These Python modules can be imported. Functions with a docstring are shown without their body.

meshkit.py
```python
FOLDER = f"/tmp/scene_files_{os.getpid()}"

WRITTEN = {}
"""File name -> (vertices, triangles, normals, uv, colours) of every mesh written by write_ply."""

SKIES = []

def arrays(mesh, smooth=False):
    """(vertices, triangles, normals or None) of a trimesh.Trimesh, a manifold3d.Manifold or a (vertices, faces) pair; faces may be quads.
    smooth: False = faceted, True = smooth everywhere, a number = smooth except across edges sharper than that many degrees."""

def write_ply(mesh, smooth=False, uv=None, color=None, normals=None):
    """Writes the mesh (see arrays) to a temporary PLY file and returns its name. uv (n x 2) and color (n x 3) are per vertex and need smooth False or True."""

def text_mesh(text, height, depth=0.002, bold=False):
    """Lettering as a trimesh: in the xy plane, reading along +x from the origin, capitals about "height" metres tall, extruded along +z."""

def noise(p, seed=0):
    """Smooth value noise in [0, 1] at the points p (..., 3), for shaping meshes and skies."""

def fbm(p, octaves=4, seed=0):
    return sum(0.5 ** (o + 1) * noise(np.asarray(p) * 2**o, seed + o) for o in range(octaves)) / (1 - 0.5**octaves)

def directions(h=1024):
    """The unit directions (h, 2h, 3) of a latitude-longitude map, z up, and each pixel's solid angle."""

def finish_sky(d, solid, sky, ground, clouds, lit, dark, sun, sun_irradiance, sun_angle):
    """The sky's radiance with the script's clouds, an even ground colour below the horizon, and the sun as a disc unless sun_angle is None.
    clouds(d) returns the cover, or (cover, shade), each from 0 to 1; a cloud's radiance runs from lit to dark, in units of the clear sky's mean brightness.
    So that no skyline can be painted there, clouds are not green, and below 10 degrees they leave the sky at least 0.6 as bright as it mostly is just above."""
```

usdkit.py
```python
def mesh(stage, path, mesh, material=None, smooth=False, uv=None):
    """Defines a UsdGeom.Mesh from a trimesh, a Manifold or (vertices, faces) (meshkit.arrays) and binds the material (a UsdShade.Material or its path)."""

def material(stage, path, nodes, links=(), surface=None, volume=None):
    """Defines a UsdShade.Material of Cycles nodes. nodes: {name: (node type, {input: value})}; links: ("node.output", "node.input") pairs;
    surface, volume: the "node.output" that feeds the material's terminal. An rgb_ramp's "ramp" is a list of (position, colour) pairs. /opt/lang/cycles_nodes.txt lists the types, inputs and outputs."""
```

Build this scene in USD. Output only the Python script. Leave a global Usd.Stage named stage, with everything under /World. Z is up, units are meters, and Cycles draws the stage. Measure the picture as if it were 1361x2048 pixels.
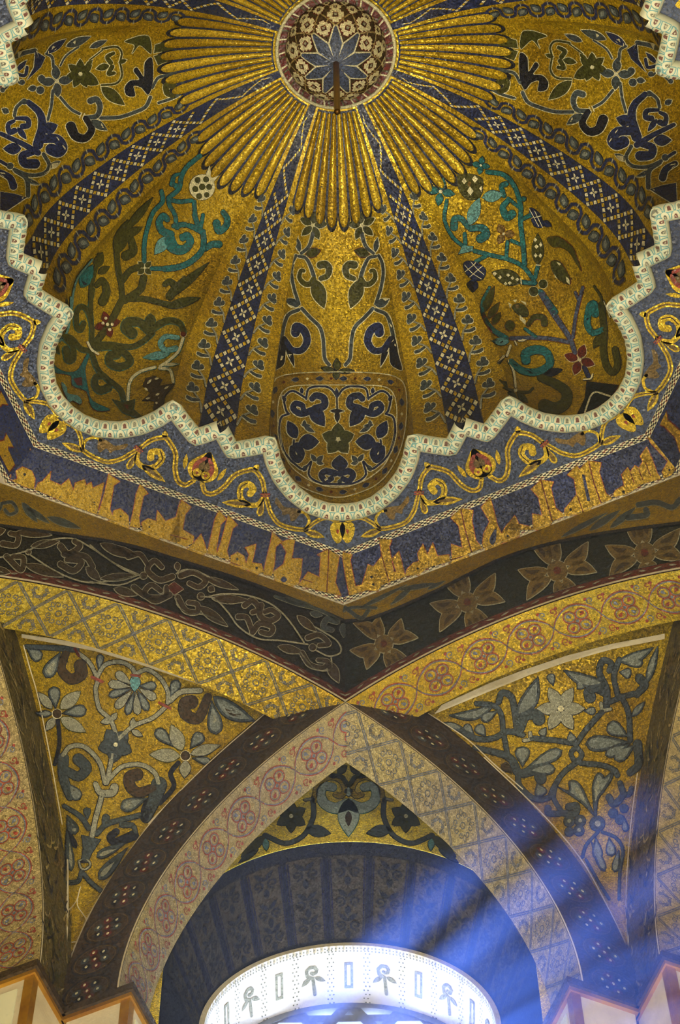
import math, numpy as np, trimesh, usdkit
from pxr import Usd, UsdGeom, UsdLux, UsdShade, Gf, Sdf
from shapely.geometry import Polygon, MultiPolygon, LineString, Point, box
from shapely.ops import unary_union
from shapely import affinity
from scipy.interpolate import LinearNDInterpolator

# ------------------------------------------------------------------ camera, sky, sun, lamps, exposure
W, H = 1361, 2048
S = 1.9                                   # metres per model unit (1 unit = half the width of the octagon)
EXPOSURE = 0.06
CAM = np.array([-.01993, -1.92299, -6.11381]); YAW, PITCH, ROLL, FPX = .00512, 1.13856, -.01794, 5722.7
SUN_EL, SUN_AZ, SUN_I, SUN_COL = 50.0, -9.0, 240000.0, (.085, .22, 1.0)
SKY_I, SKY_COL = 5.0, (.72, .84, 1.0)
LAMPS = [  # position (units), radius (m), intensity, colour: lamps standing or hanging in the hall below
    ((.0, -1.7, -6.3), .20, 930., (1., .94, .76)),
    ((-.5, .45, -5.0), .10, 860., (1., .93, .74)),
    ((.5, .45, -5.0), .10, 860., (1., .93, .74)),
    ((.0, -1.45, -2.7), .12, 620., (1., .93, .74)),
]
stage = Usd.Stage.CreateInMemory()
UsdGeom.SetStageUpAxis(stage, UsdGeom.Tokens.z); UsdGeom.SetStageMetersPerUnit(stage, 1)
UsdGeom.Xform.Define(stage, '/World'); UsdGeom.Scope.Define(stage, '/World/Looks')
FW = np.array([math.sin(YAW)*math.cos(PITCH), math.cos(YAW)*math.cos(PITCH), math.sin(PITCH)])
r_ = np.array([math.cos(YAW), -math.sin(YAW), 0]); u_ = np.cross(r_, FW)
RT = math.cos(ROLL)*r_+math.sin(ROLL)*u_; UP = -math.sin(ROLL)*r_+math.cos(ROLL)*u_
cam = UsdGeom.Camera.Define(stage, '/World/camera')
cam.CreateHorizontalApertureAttr(36.0); cam.CreateVerticalApertureAttr(36.0*H/W); cam.CreateFocalLengthAttr(36.0*FPX/W)
cam.CreateClippingRangeAttr(Gf.Vec2f(.1, 200)); cam.CreateExposureAttr(EXPOSURE)
m4 = np.eye(4); m4[0, :3], m4[1, :3], m4[2, :3], m4[3, :3] = RT, UP, -FW, CAM*S
cam.AddTransformOp().Set(Gf.Matrix4d(*m4.ravel().tolist()))
sky = UsdLux.DomeLight.Define(stage, '/World/sky'); sky.CreateIntensityAttr(SKY_I); sky.CreateColorAttr(Gf.Vec3f(*SKY_COL))
sun = UsdLux.DistantLight.Define(stage, '/World/sun'); sun.CreateIntensityAttr(SUN_I); sun.CreateColorAttr(Gf.Vec3f(*SUN_COL)); sun.CreateAngleAttr(.53)
def look_dir(prim, d):                     # a light shines along its -z
    d = np.array(d, float)/np.linalg.norm(d); z = -d; x = np.cross([0, 0, 1.], z); x /= np.linalg.norm(x); y = np.cross(z, x)
    m = np.eye(4); m[0, :3], m[1, :3], m[2, :3] = x, y, z
    return m
el, az = math.radians(SUN_EL), math.radians(SUN_AZ)
SUN_D = -np.array([math.cos(el)*math.sin(az), math.cos(el)*math.cos(az), math.sin(el)])
UsdGeom.Xformable(sun).AddTransformOp(opSuffix='aim').Set(Gf.Matrix4d(*look_dir(sun, SUN_D).ravel().tolist()))
for i, (pos, rad, inten, col) in enumerate(LAMPS):
    l = UsdLux.SphereLight.Define(stage, '/World/hall_lamp' + (f'_{i:03d}' if i else '')); l.CreateRadiusAttr(rad); l.CreateIntensityAttr(inten); l.CreateColorAttr(Gf.Vec3f(*col))
    l.AddTranslateOp().Set(Gf.Vec3d(*(np.array(pos)*S).tolist()))

# ------------------------------------------------------------------ materials
def lin(c): return tuple(((x/255+.055)/1.055)**2.4 if x > 10 else x/255/12.92 for x in c)
MATS = {}
def mosaic(name, c1, c2, metal=0., rough=.4, tess=140., tilt=.35, vary=.5, grout=(.05, .045, .03), gw=.05, spec=.3):
    """small glass and gold cubes set in plaster: each with its own tone and tilt"""
    n = {'g': ('geometry', {}), 'vo': ('voronoi_texture', {'scale': tess}), 've': ('voronoi_texture', {'scale': tess, 'feature': 'distance_to_edge'}),
         'sep': ('separate_color', {}), 'no': ('noise_texture', {'scale': 2.3, 'detail': 4.}), 'nr': ('map_range', {'from_min': .35, 'from_max': .65}),
         'tone': ('mix_color', {'a': c1, 'b': c2}), 'vr': ('map_range', {'to_min': 1-vary, 'to_max': 1+vary}), 'vm': ('mix', {'mix_type': 'multiply', 'fac': 1.}),
         'vc': ('combine_color', {}), 'er': ('map_range', {'from_min': gw*.4, 'from_max': gw}), 'gm': ('mix_color', {'a': grout}),
         's1': ('vector_math', {'math_type': 'subtract', 'vector2': (.5, .5, .5)}), 's2': ('vector_math', {'math_type': 'scale', 'scale': tilt}),
         's3': ('vector_math', {'math_type': 'add'}), 's4': ('vector_math', {'math_type': 'normalize'}), 'rr': ('map_range', {'to_min': max(.08, rough-.15), 'to_max': min(1., rough+.15)}),
         'p': ('principled_bsdf', {'metallic': metal, 'specular_ior_level': spec})}
    L = [('g.position', 'vo.vector'), ('g.position', 've.vector'), ('g.position', 'no.vector'), ('no.fac', 'nr.value'), ('nr.result', 'tone.fac'),
         ('vo.color', 'sep.color'), ('sep.r', 'vr.value'), ('vr.result', 'vc.r'), ('vr.result', 'vc.g'), ('vr.result', 'vc.b'), ('tone.result', 'vm.color1'), ('vc.color', 'vm.color2'),
         ('ve.distance', 'er.value'), ('er.result', 'gm.fac'), ('vm.color', 'gm.b'), ('gm.result', 'p.base_color'),
         ('vo.color', 's1.vector1'), ('s1.vector', 's2.vector1'), ('s2.vector', 's3.vector1'), ('g.normal', 's3.vector2'), ('s3.vector', 's4.vector1'), ('s4.vector', 'p.normal'),
         ('sep.g', 'rr.value'), ('rr.result', 'p.roughness')]
    MATS[name] = usdkit.material(stage, f'/World/Looks/{name}', n, L, surface='p.BSDF')
def plain(name, c1, c2, scale=6., rough=.7, bump=.25, metal=0.):
    n = {'g': ('geometry', {}), 'no': ('noise_texture', {'scale': scale, 'detail': 6.}), 'nr': ('map_range', {'from_min': .35, 'from_max': .65}), 'tone': ('mix_color', {'a': c1, 'b': c2}),
         'n2': ('noise_texture', {'scale': 60., 'detail': 4.}), 'b': ('bump', {'strength': bump, 'distance': .004}), 'p': ('principled_bsdf', {'roughness': rough, 'metallic': metal})}
    L = [('g.position', 'no.vector'), ('g.position', 'n2.vector'), ('no.fac', 'nr.value'), ('nr.result', 'tone.fac'), ('tone.result', 'p.base_color'), ('n2.fac', 'b.height'), ('b.normal', 'p.normal')]
    MATS[name] = usdkit.material(stage, f'/World/Looks/{name}', n, L, surface='p.BSDF')
GOLD = dict(metal=.6, rough=.38, tilt=.34, vary=.4)
mosaic('gold', lin((202, 174, 40)), lin((164, 134, 30)), **GOLD)
mosaic('gold_bright', lin((222, 194, 60)), lin((198, 168, 46)), **GOLD)
mosaic('gold_dull', lin((170, 140, 42)), lin((144, 114, 32)), metal=.5, rough=.45, tilt=.35, vary=.35)
mosaic('gold_pale', lin((174, 156, 94)), lin((154, 140, 108)), metal=.3, rough=.5, tilt=.35, vary=.3)
mosaic('navy', lin((30, 42, 84)), lin((20, 30, 58)), vary=.6)
mosaic('navy_light', lin((68, 80, 106)), lin((52, 62, 88)), vary=.6)
mosaic('ink', lin((22, 26, 42)), lin((18, 20, 32)), vary=.7, spec=.2)
mosaic('slate', lin((62, 74, 78)), lin((48, 56, 66)), vary=.5)
mosaic('teal', lin((30, 104, 108)), lin((22, 84, 92)), vary=.5)
mosaic('teal_pale', lin((98, 150, 150)), lin((80, 130, 134)), vary=.4)
mosaic('olive', lin((66, 66, 22)), lin((48, 52, 20)), vary=.5)
mosaic('black', lin((15, 15, 18)), lin((11, 12, 15)), vary=.7, spec=.15)
mosaic('green_black', lin((18, 27, 27)), lin((14, 21, 23)), vary=.7, spec=.15)
mosaic('umber', lin((66, 50, 32)), lin((50, 40, 30)), vary=.5, spec=.2)
mosaic('bronze', lin((120, 96, 48)), lin((96, 80, 50)), vary=.4, metal=.2)
mosaic('white', lin((226, 220, 180)), lin((184, 180, 142)), vary=.25, tilt=.2)
mosaic('silver', lin((150, 150, 128)), lin((124, 126, 112)), vary=.3, tilt=.25)
mosaic('maroon', lin((96, 26, 18)), lin((76, 20, 18)), vary=.5)
mosaic('red', lin((150, 62, 44)), lin((128, 58, 52)), vary=.4)
mosaic('grey_blue', lin((112, 120, 136)), lin((92, 100, 118)), vary=.4)
mosaic('grey_blue_ink', lin((96, 96, 92)), lin((84, 88, 96)), vary=.4)
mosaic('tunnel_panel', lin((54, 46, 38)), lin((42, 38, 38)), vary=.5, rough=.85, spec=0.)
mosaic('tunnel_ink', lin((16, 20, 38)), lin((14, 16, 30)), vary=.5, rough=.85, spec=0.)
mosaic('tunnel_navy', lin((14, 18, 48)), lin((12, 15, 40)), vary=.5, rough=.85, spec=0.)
plain('lattice_stone', lin((120, 124, 140)), lin((104, 108, 124)), 5, .8, .1)
mosaic('silver_line', lin((176, 172, 144)), lin((152, 150, 128)), vary=.25, tilt=.2)
mosaic('leaf_grey', lin((122, 128, 120)), lin((100, 108, 106)), vary=.3)
mosaic('palmette_blue', lin((168, 182, 168)), lin((146, 164, 160)), vary=.25)
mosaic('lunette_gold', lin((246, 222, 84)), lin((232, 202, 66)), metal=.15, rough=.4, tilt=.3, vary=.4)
mosaic('leaf_band', lin((96, 84, 44)), lin((78, 70, 40)), vary=.5, spec=.2)
plain('cornice_white', lin((216, 214, 180)), lin((196, 200, 170)), 5, .55, .1)
plain('cornice_teal', lin((120, 172, 168)), lin((100, 154, 156)), 5, .6, .1)
plain('cornice_brown', lin((120, 74, 66)), lin((104, 84, 70)), 5, .6, .1)
plain('stucco', lin((206, 196, 166)), lin((180, 168, 136)), 4, .85, .4)
plain('marble', lin((226, 222, 210)), lin((206, 202, 194)), 3, .5, .1)
plain('plaster', lin((170, 160, 140)), lin((150, 138, 118)), 2, .9, .3)
plain('gilt_wood', lin((176, 132, 40)), lin((140, 96, 28)), 6, .45, .2, .5)
plain('brass', lin((120, 84, 24)), lin((92, 62, 20)), 8, .4, .1, .6)
usdkit.material(stage, '/World/Looks/haze', {'v': ('principled_volume', {'color': (.9, .94, 1.), 'density': .012, 'anisotropy': .55})}, [], volume='v.volume')
MATS['haze'] = UsdShade.Material.Get(stage, '/World/Looks/haze')

# ------------------------------------------------------------------ things and parts
USED = {}
def path_for(name, parent='/World'):
    k = f'{parent}/{name}'; i = USED.get(k, 0); USED[k] = i+1
    return k if i == 0 else f'{k}_{i:03d}'
def tag(path, label=None, cat=None, group=None, kind=None):
    p = stage.GetPrimAtPath(path)
    for k, v in (('label', label), ('category', cat), ('group', group), ('kind', kind)):
        if v: p.SetCustomDataByKey(k, v)
    return path
BASE = {}
def thing(name, label, cat, base=(0, 0, 0), group=None, kind=None):
    p = path_for(name); x = UsdGeom.Xform.Define(stage, p); b = np.array(base, float)
    x.AddTranslateOp().Set(Gf.Vec3d(*(b*S).tolist())); BASE[p] = b
    return tag(p, label, cat, group, kind)
def part(parent, name, vf, mat, smooth=False, label=None, kind=None):
    """one mesh under a thing (or a part); vertices in world units"""
    p = path_for(name, parent); b = BASE.get('/'.join(p.split('/')[:3]), np.zeros(3))
    if hasattr(vf, 'vertices'): vf = (vf.vertices, vf.faces)
    usdkit.mesh(stage, p, ((np.asarray(vf[0], float)-b)*S, vf[1]), MATS[mat], smooth)
    return tag(p, label, None, None, kind)
def single(name, vf, mat, smooth=False, label=None, cat=None, kind=None):
    p = part('/World', name, vf, mat, smooth)
    return tag(p, label, cat, None, kind)
def cat_(ms):
    v, f, n = [], [], 0
    for a in ms:
        a = (a.vertices, a.faces) if hasattr(a, 'vertices') else a
        q = np.asarray(a[1], int)
        if q.shape[1] == 4: q = np.vstack([q[:, [0, 1, 2]], q[:, [0, 2, 3]]])
        v.append(np.asarray(a[0], float)); f.append(q+n); n += len(a[0])
    return np.vstack(v), np.vstack(f)
def grid_mesh(P, close=False):
    """P: (nu, nv, 3) points to a quad sheet"""
    nu, nv = P.shape[:2]; idx = np.arange(nu*nv).reshape(nu, nv)
    if close: idx = np.vstack([idx, idx[:1]])
    q = np.stack([idx[:-1, :-1], idx[1:, :-1], idx[1:, 1:], idx[:-1, 1:]], -1).reshape(-1, 4)
    return P.reshape(-1, 3), np.vstack([q[:, [0, 1, 2]], q[:, [0, 2, 3]]])
def shell(P, th):
    """a sheet given thickness away from the room: th along the normal pointing away from the axis/camera"""
    v, f = grid_mesh(P); n = np.zeros_like(v); fn = np.cross(v[f[:, 1]]-v[f[:, 0]], v[f[:, 2]]-v[f[:, 0]])
    for k in range(3): np.add.at(n, f[:, k], fn)
    n /= np.maximum(np.linalg.norm(n, axis=1, keepdims=True), 1e-12)
    c = v.mean(0); 
    if ((c-CAM)*n.mean(0)).sum() < 0: n = -n
    return (v, f), n
def prism(poly2d, org, ex, ey, d0, d1, dirn):
    """a polygon (shapely) in the plane org + x ex + y ey, extruded from d0 to d1 along dirn"""
    out = []
    for g in getattr(poly2d, 'geoms', [poly2d]):
        m = trimesh.creation.extrude_polygon(g, d1-d0); v = np.array(m.vertices)
        v = np.asarray(org)+v[:, :1]*ex+v[:, 1:2]*ey+(v[:, 2:]+d0)*dirn
        f = np.array(m.faces)
        if np.dot(np.cross(ex, ey), dirn) < 0: f = f[:, ::-1]
        out.append((v, f))
    return cat_(out)
def bx(x0, x1, y0, y1, z0, z1):
    m = trimesh.creation.box((x1-x0, y1-y0, z1-z0)); m.apply_translation(((x0+x1)/2, (y0+y1)/2, (z0+z1)/2)); return m

# ------------------------------------------------------------------ projection: photo pixels <-> surfaces of the place
def proj(P):
    d = np.asarray(P)-CAM; z = d@FW
    return np.stack([W/2+FPX*(d@RT)/z, H/2-FPX*(d@UP)/z], -1)
def rays(uv):
    uv = np.atleast_2d(np.asarray(uv, float))
    return FW+((uv[:, :1]-W/2)*RT-(uv[:, 1:]-H/2)*UP)/FPX
class Plane:
    def __init__(s, n, d): s.n, s.d = np.asarray(n, float)/np.linalg.norm(n), d
    def lift(s, uv, off):
        r = rays(uv); t = (s.d-CAM@s.n)/(r@s.n); P = CAM+t[:, None]*r
        sg = np.sign((CAM@s.n)-s.d); return P+sg*off*s.n
class Patch:
    """a curved sheet given as a grid of points; pixels are carried onto it"""
    def __init__(s, P):
        s.P = P; v = P.reshape(-1, 3); px = proj(v)
        du = np.gradient(P, axis=0); dv = np.gradient(P, axis=1); n = np.cross(du, dv); n /= np.maximum(np.linalg.norm(n, axis=-1, keepdims=True), 1e-9)
        n[((CAM-P)*n).sum(-1) < 0] *= -1; n = n.reshape(-1, 3)
        s.f = LinearNDInterpolator(px, np.hstack([v, n])); s.tree = None; s.px, s.d = px, np.hstack([v, n])
    def lift(s, uv, off):
        q = s.f(uv); bad = np.isnan(q[:, 0])
        if bad.any():
            from scipy.spatial import cKDTree
            s.tree = s.tree or cKDTree(s.px); q[bad] = s.d[s.tree.query(np.asarray(uv)[bad])[1]]
        return q[:, :3]+off*q[:, 3:]
class Param:
    """a sheet drawn on in its own (u, v) coordinates"""
    def __init__(s, fn, eps=1e-4, flip=None): s.fn, s.eps = fn, eps
    def lift(s, uv, off):
        uv = np.asarray(uv, float); P = s.fn(uv); e = s.eps
        n = np.cross(s.fn(uv+[e, 0])-P, s.fn(uv+[0, e])-P); n /= np.maximum(np.linalg.norm(n, axis=-1, keepdims=True), 1e-12)
        n[((CAM-P)*n).sum(-1) < 0] *= -1
        return P+off*n

# ------------------------------------------------------------------ the dome
def unit(a): a = math.radians(a); return np.array([math.sin(a), math.cos(a), 0.])
CPHI = np.array([0, 2.4, 5, 7.8, 10.3, 12.0, 13.2, 19.2, 22.5]); CR = np.array([.896, .893, .880, .852, .815, .776, .737, .777, .735])
def contour(phi):
    """plan radius of the scalloped springing at azimuth phi (degrees from +y)"""
    a = np.abs((np.asarray(phi, float)+22.5) % 45-22.5)
    return np.interp(a, CPHI, CR)
RZ = np.array([(.735, 0), (.742, .06), (.742, .14), (.728, .24), (.695, .34), (.645, .43), (.575, .525), (.49, .615), (.40, .685), (.31, .735), (.22, .762), (.145, .775)])
TT = np.r_[0, np.cumsum(np.linalg.norm(np.diff(RZ, axis=0), axis=1))]; TT /= TT[-1]
from scipy.interpolate import CubicSpline
RIDGE = CubicSpline(TT, RZ)
def dome(uv):
    """uv: (azimuth in degrees, t from springing 0 to ring 1)"""
    uv = np.asarray(uv, float); phi, t = uv[..., 0], uv[..., 1]
    q = RIDGE(t); r, z = q[..., 0], q[..., 1]
    A = np.clip(1-(np.maximum(z, 0)/.775)**2.2, 0, 1)
    aa = np.abs((phi+22.5) % 45-22.5); fold = np.where(aa > 13.2, np.clip(1-z/.16, 0, 1)**2, 1.)   # the ribs' folds die out above the springing
    m = 1+A*fold*(contour(phi)/.735-1)+np.where(aa > 13.2, A*(1-fold)*(.737/.735-1), 0)
    a = np.radians(phi); return np.stack([r*m*np.sin(a), r*m*np.cos(a), z], -1)
DOME = Param(dome, 1e-3)
def dome_sheet(p0, p1, n, t0=0., t1=1., nt=60, lift=0.):
    g = np.stack(np.meshgrid(np.linspace(p0, p1, n), np.linspace(t0, t1, nt), indexing='ij'), -1); return dome(g)
T_dome = thing('dome', 'gold mosaic melon dome with eight deep lobes between dark blue chequered ribs', 'dome')
GORE, RIB = {}, {}
GP = {}
for k in range(8):
    a = 45*k if k <= 4 else 45*k-360
    GP[a] = dome_sheet(a-13.2, a+13.2, 67)
    GORE[a] = part(T_dome, 'gore', grid_mesh(GP[a]), 'gold', True, {0: 'lobe above the window side with twin scrolls and a medallion', -45: 'lobe with turquoise and olive plant', 45: 'lobe with chequered leaves and red flowers'}.get(a))
for k in range(8):
    a = 22.5+45*k if k < 4 else 22.5+45*k-360
    RIB[a] = part(T_dome, 'rib', cat_([grid_mesh(dome_sheet(a-3.3, a, 5)), grid_mesh(dome_sheet(a, a+3.3, 5))]), 'navy', False)
    for s in (-1, 1):
        e = (a-9.3, a-3.3) if s < 0 else (a+3.3, a+9.3)
        part(T_dome, 'gold_band', grid_mesh(dome_sheet(*e, 7)), 'gold', True)
# springing contour as points, cornice, soffit plate, inscription band
PH = np.unique(np.r_[np.linspace(0, 360, 721)[:-1], [(45*k+s*x) % 360 for k in range(8) for s in (-1, 1) for x in (13.2, 19.2, 22.5)]])
CON = np.stack([contour(PH)*np.sin(np.radians(PH)), contour(PH)*np.cos(np.radians(PH))], -1)
CPOLY = Polygon(CON)
def octagon(r, z): return np.array([[r*math.sin(math.radians(45*k)), r*math.cos(math.radians(45*k)), z] for k in range(8)])
plate = Polygon(octagon(1, 0)[:, :2]).difference(CPOLY.buffer(.004))
EX, EY, EZ = np.eye(3)
T_plate = thing('scalloped_soffit', 'blue mosaic soffit with gold scrolling vines around the scalloped dome opening', 'soffit', (0, 0, 0))
part(T_plate, 'soffit_plate', prism(plate, (0, 0, 0), EX, EY, 0, .02, EZ), 'navy_light')
T_corn = thing('cornice', 'pale scalloped cornice moulding with painted scales around the dome springing', 'cornice')
for k in range(8):
    m = (((PH-45*k+22.5) % 360) <= 45.001)
    ph = np.sort(((PH[m]-45*k+22.5) % 360))+45*k-22.5
    if len(ph) and ph[-1] < 45*k+22.49: ph = np.r_[ph, 45*k+22.5]
    c = np.stack([contour(ph)*np.sin(np.radians(ph)), contour(ph)*np.cos(np.radians(ph))], -1)
    t = np.gradient(c, axis=0); t /= np.linalg.norm(t, axis=1, keepdims=True); nrm = np.stack([t[:, 1], -t[:, 0]], -1)
    nrm[(nrm*c).sum(1) < 0] *= -1     # outward in plan
    prof = [(.020*math.cos(x), -.025*math.sin(x)) for x in np.linspace(-.2, math.pi+.2, 13)]
    P = np.stack([np.concatenate([c+nrm*dx, np.full((len(c), 1), dz-.004)], 1) for dx, dz in prof], 1)
    part(T_corn, 'cornice_segment', grid_mesh(P), 'cornice_white', 40)
RB, HB = 1.102, .077
T_ins = thing('inscription_band', 'dark blue octagonal band of gold kufic lettering between chequered borders', 'frieze')
OT, OB = octagon(1, 0), octagon(RB, -HB)
PANEL = {}
for k in (-1, 0, 1, 2, 3, 4, 5, 6):
    a, b, c, d = OT[k-1], OT[k], OB[k], OB[k-1]
    PANEL[k] = part(T_ins, 'band_panel', (np.array([a, b, c, d]), np.array([[0, 1, 2], [0, 2, 3]])), 'navy')
PL_INS = {k: Plane(np.cross(OT[k]-OT[k-1], OB[k]-OT[k]), 0) for k in (-1, 0, 1, 2)}
for k, pl in PL_INS.items(): pl.d = float(pl.n@OT[k])
# ceiling boss
RZ_ = .775
def boss(uv):
    uv = np.asarray(uv, float); a, e = np.radians(uv[..., 0]), uv[..., 1]; r = .124*np.cos(e)
    return np.stack([r*np.sin(a), r*np.cos(a), RZ_-.004-.118*np.sin(e)], -1)
T_boss = thing('ceiling_boss', 'round domed boss with blue star at the crown of the dome', 'boss', (0, 0, RZ_))
g = np.stack(np.meshgrid(np.linspace(0, 360, 73), np.linspace(0, math.pi/2, 24), indexing='ij'), -1)
part(T_boss, 'bowl', grid_mesh(boss(g)), 'umber', True)
part(T_boss, 'ring', trimesh.creation.annulus(.118, .150, .012, sections=96).apply_translation((0, 0, RZ_)), 'maroon')
tor = trimesh.creation.torus(.1455, .0045, 96, 10).apply_translation((0, 0, RZ_-.006)); part(T_boss, 'rim', tor, 'white', True)
rod = trimesh.creation.cylinder(.0075, .40, sections=16).apply_translation((0, 0, RZ_-.122-.2))
T_rod = thing('hanging_rod', 'thin brass rod hanging from the blue star of the boss', 'rod', (0, 0, RZ_-.12))
part(T_rod, 'rod', rod, 'brass', True)

# ------------------------------------------------------------------ crossing arches
RHO, ZC = .917, -1.372
DIN = {-22.5: 1.02, 22.5: 1.02, -67.5: 1.045, 67.5: 1.045}
WR = .124
class Rib:
    def __init__(s, th):
        s.th = th; a = math.radians(th); s.n = np.array([math.sin(a), math.cos(a), 0]); s.t = np.array([math.cos(a), -math.sin(a), 0]); s.d = DIN.get(th, 1.03)
        s.plane = Plane(s.n, s.d)
    def at(s, sx, z, d=None): sx, z = np.broadcast_arrays(np.asarray(sx, float), np.asarray(z, float)); return (s.d if d is None else d)*s.n+sx[..., None]*s.t+z[..., None]*EZ
    def sof(s, uv):
        """(angle from the crown in radians, position across the soffit 0..1)"""
        uv = np.asarray(uv, float); a, w = uv[..., 0], uv[..., 1]
        return (s.d+w*WR)[..., None]*s.n+(RHO*np.sin(a))[..., None]*s.t+(ZC+RHO*np.cos(a))[..., None]*EZ
    def legtop(s, sx): return ZC+np.sqrt(np.maximum((1.05+.05*np.clip((1.05-abs(sx))/.44, 0, 1.2))**2-sx**2, 0))
RIBS = {th: Rib(th) for th in (-157.5, -112.5, -67.5, -22.5, 22.5, 67.5, 112.5, 157.5)}
def cross_s(a, b, da, db):
    """where, along rib a (plane at da), the plane of rib b (at db) is met"""
    A = np.array([a.n[:2], b.n[:2]]); p = np.linalg.solve(A, [da, db]); return float(p@a.t[:2])
def wrap(x): return (x+180) % 360-180
ZFOOT = -1.43
def build_rib(th, label):
    rb = RIBS[th]; L, Rr = RIBS[wrap(th-45)], RIBS[wrap(th+45)]
    LL, RR = RIBS[wrap(th-90)], RIBS[wrap(th+90)]
    sl, sr = cross_s(rb, L, rb.d, L.d), cross_s(rb, Rr, rb.d, Rr.d)     # inner corners with the neighbours
    fl, fr = cross_s(rb, LL, rb.d, LL.d), cross_s(rb, RR, rb.d, RR.d)   # far ends, at the imposts
    T = thing('rib_arch', label, 'arch', rb.at(0., ZC))
    arc = lambda x: ZC+np.sqrt(np.maximum(RHO**2-x**2, 0))
    x = np.linspace(sl, sr, 60)
    P = np.stack([rb.at(x, np.full_like(x, -HB-.002)), rb.at(x, arc(x))], 1)
    face = part(T, 'spandrel_face', grid_mesh(P), 'black' if th in (-22.5, 67.5) else 'green_black')
    legs = []
    for e, sgn, f in ((sl, -1, fl), (sr, 1, fr)):
        ae, af = math.asin(abs(e)/RHO), math.radians(96)
        al = np.linspace(ae, af, 50); xl, zl = RHO*np.sin(al), ZC+RHO*np.cos(al)
        top_a = np.linspace(math.asin(min(.99, abs(e)/1.10)), math.radians(96), 50)
        rt = 1.05+.05*np.clip((1.05-1.05*np.sin(top_a))/.44, 0, 1.2); xt, zt = rt*np.sin(top_a), ZC+rt*np.cos(top_a)
        P = np.stack([rb.at(sgn*xl, zl), rb.at(sgn*xt, zt)], 1)
        legs.append(part(T, 'leg_face', grid_mesh(P), 'umber' if abs(th) < 30 else 'leaf_band'))
    a = np.linspace(-math.radians(96), math.radians(96), 150)
    # the soffit runs from mitre to mitre
    sof = None
    for u0, u1, m in ((-math.radians(96), math.asin(sl/RHO), 'gold_pale'), (math.asin(sl/RHO), math.asin(sr/RHO), 'gold_bright'), (math.asin(sr/RHO), math.radians(96), 'gold_pale')):
        P = rb.sof(np.stack(np.meshgrid(np.linspace(u0, u1, 60), np.linspace(0, 1, 5), indexing='ij'), -1))
        q = part(T, 'arch_soffit', grid_mesh(P), m, True); sof = sof or q
    # back of the rib, so that it has its thickness
    P = np.stack([rb.at(RHO*np.sin(a), ZC+RHO*np.cos(a), rb.d+WR), rb.at(1.06*np.sin(a), ZC+1.06*np.cos(a), rb.d+WR)], 1)
    part(T, 'back_face', grid_mesh(P), 'umber')
    return dict(T=T, face=face, legs=legs, soffit=sof, rib=rb, sl=sl, sr=sr, fl=fl, fr=fr)
ARCH = {
    -22.5: build_rib(-22.5, 'arch under the black scroll spandrel, gold soffit with blue lattice'),
    22.5: build_rib(22.5, 'arch under the green rosette spandrel, gold soffit with red roundel vines'),
    -67.5: build_rib(-67.5, 'arch leg at the left edge with pink and blue vine soffit'),
    67.5: build_rib(67.5, 'arch leg at the right edge behind the blue light shafts'),
    -112.5: build_rib(-112.5, 'plain gold arch beyond the left edge of the photo'),
    112.5: build_rib(112.5, 'plain gold arch beyond the right edge of the photo')}

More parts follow.
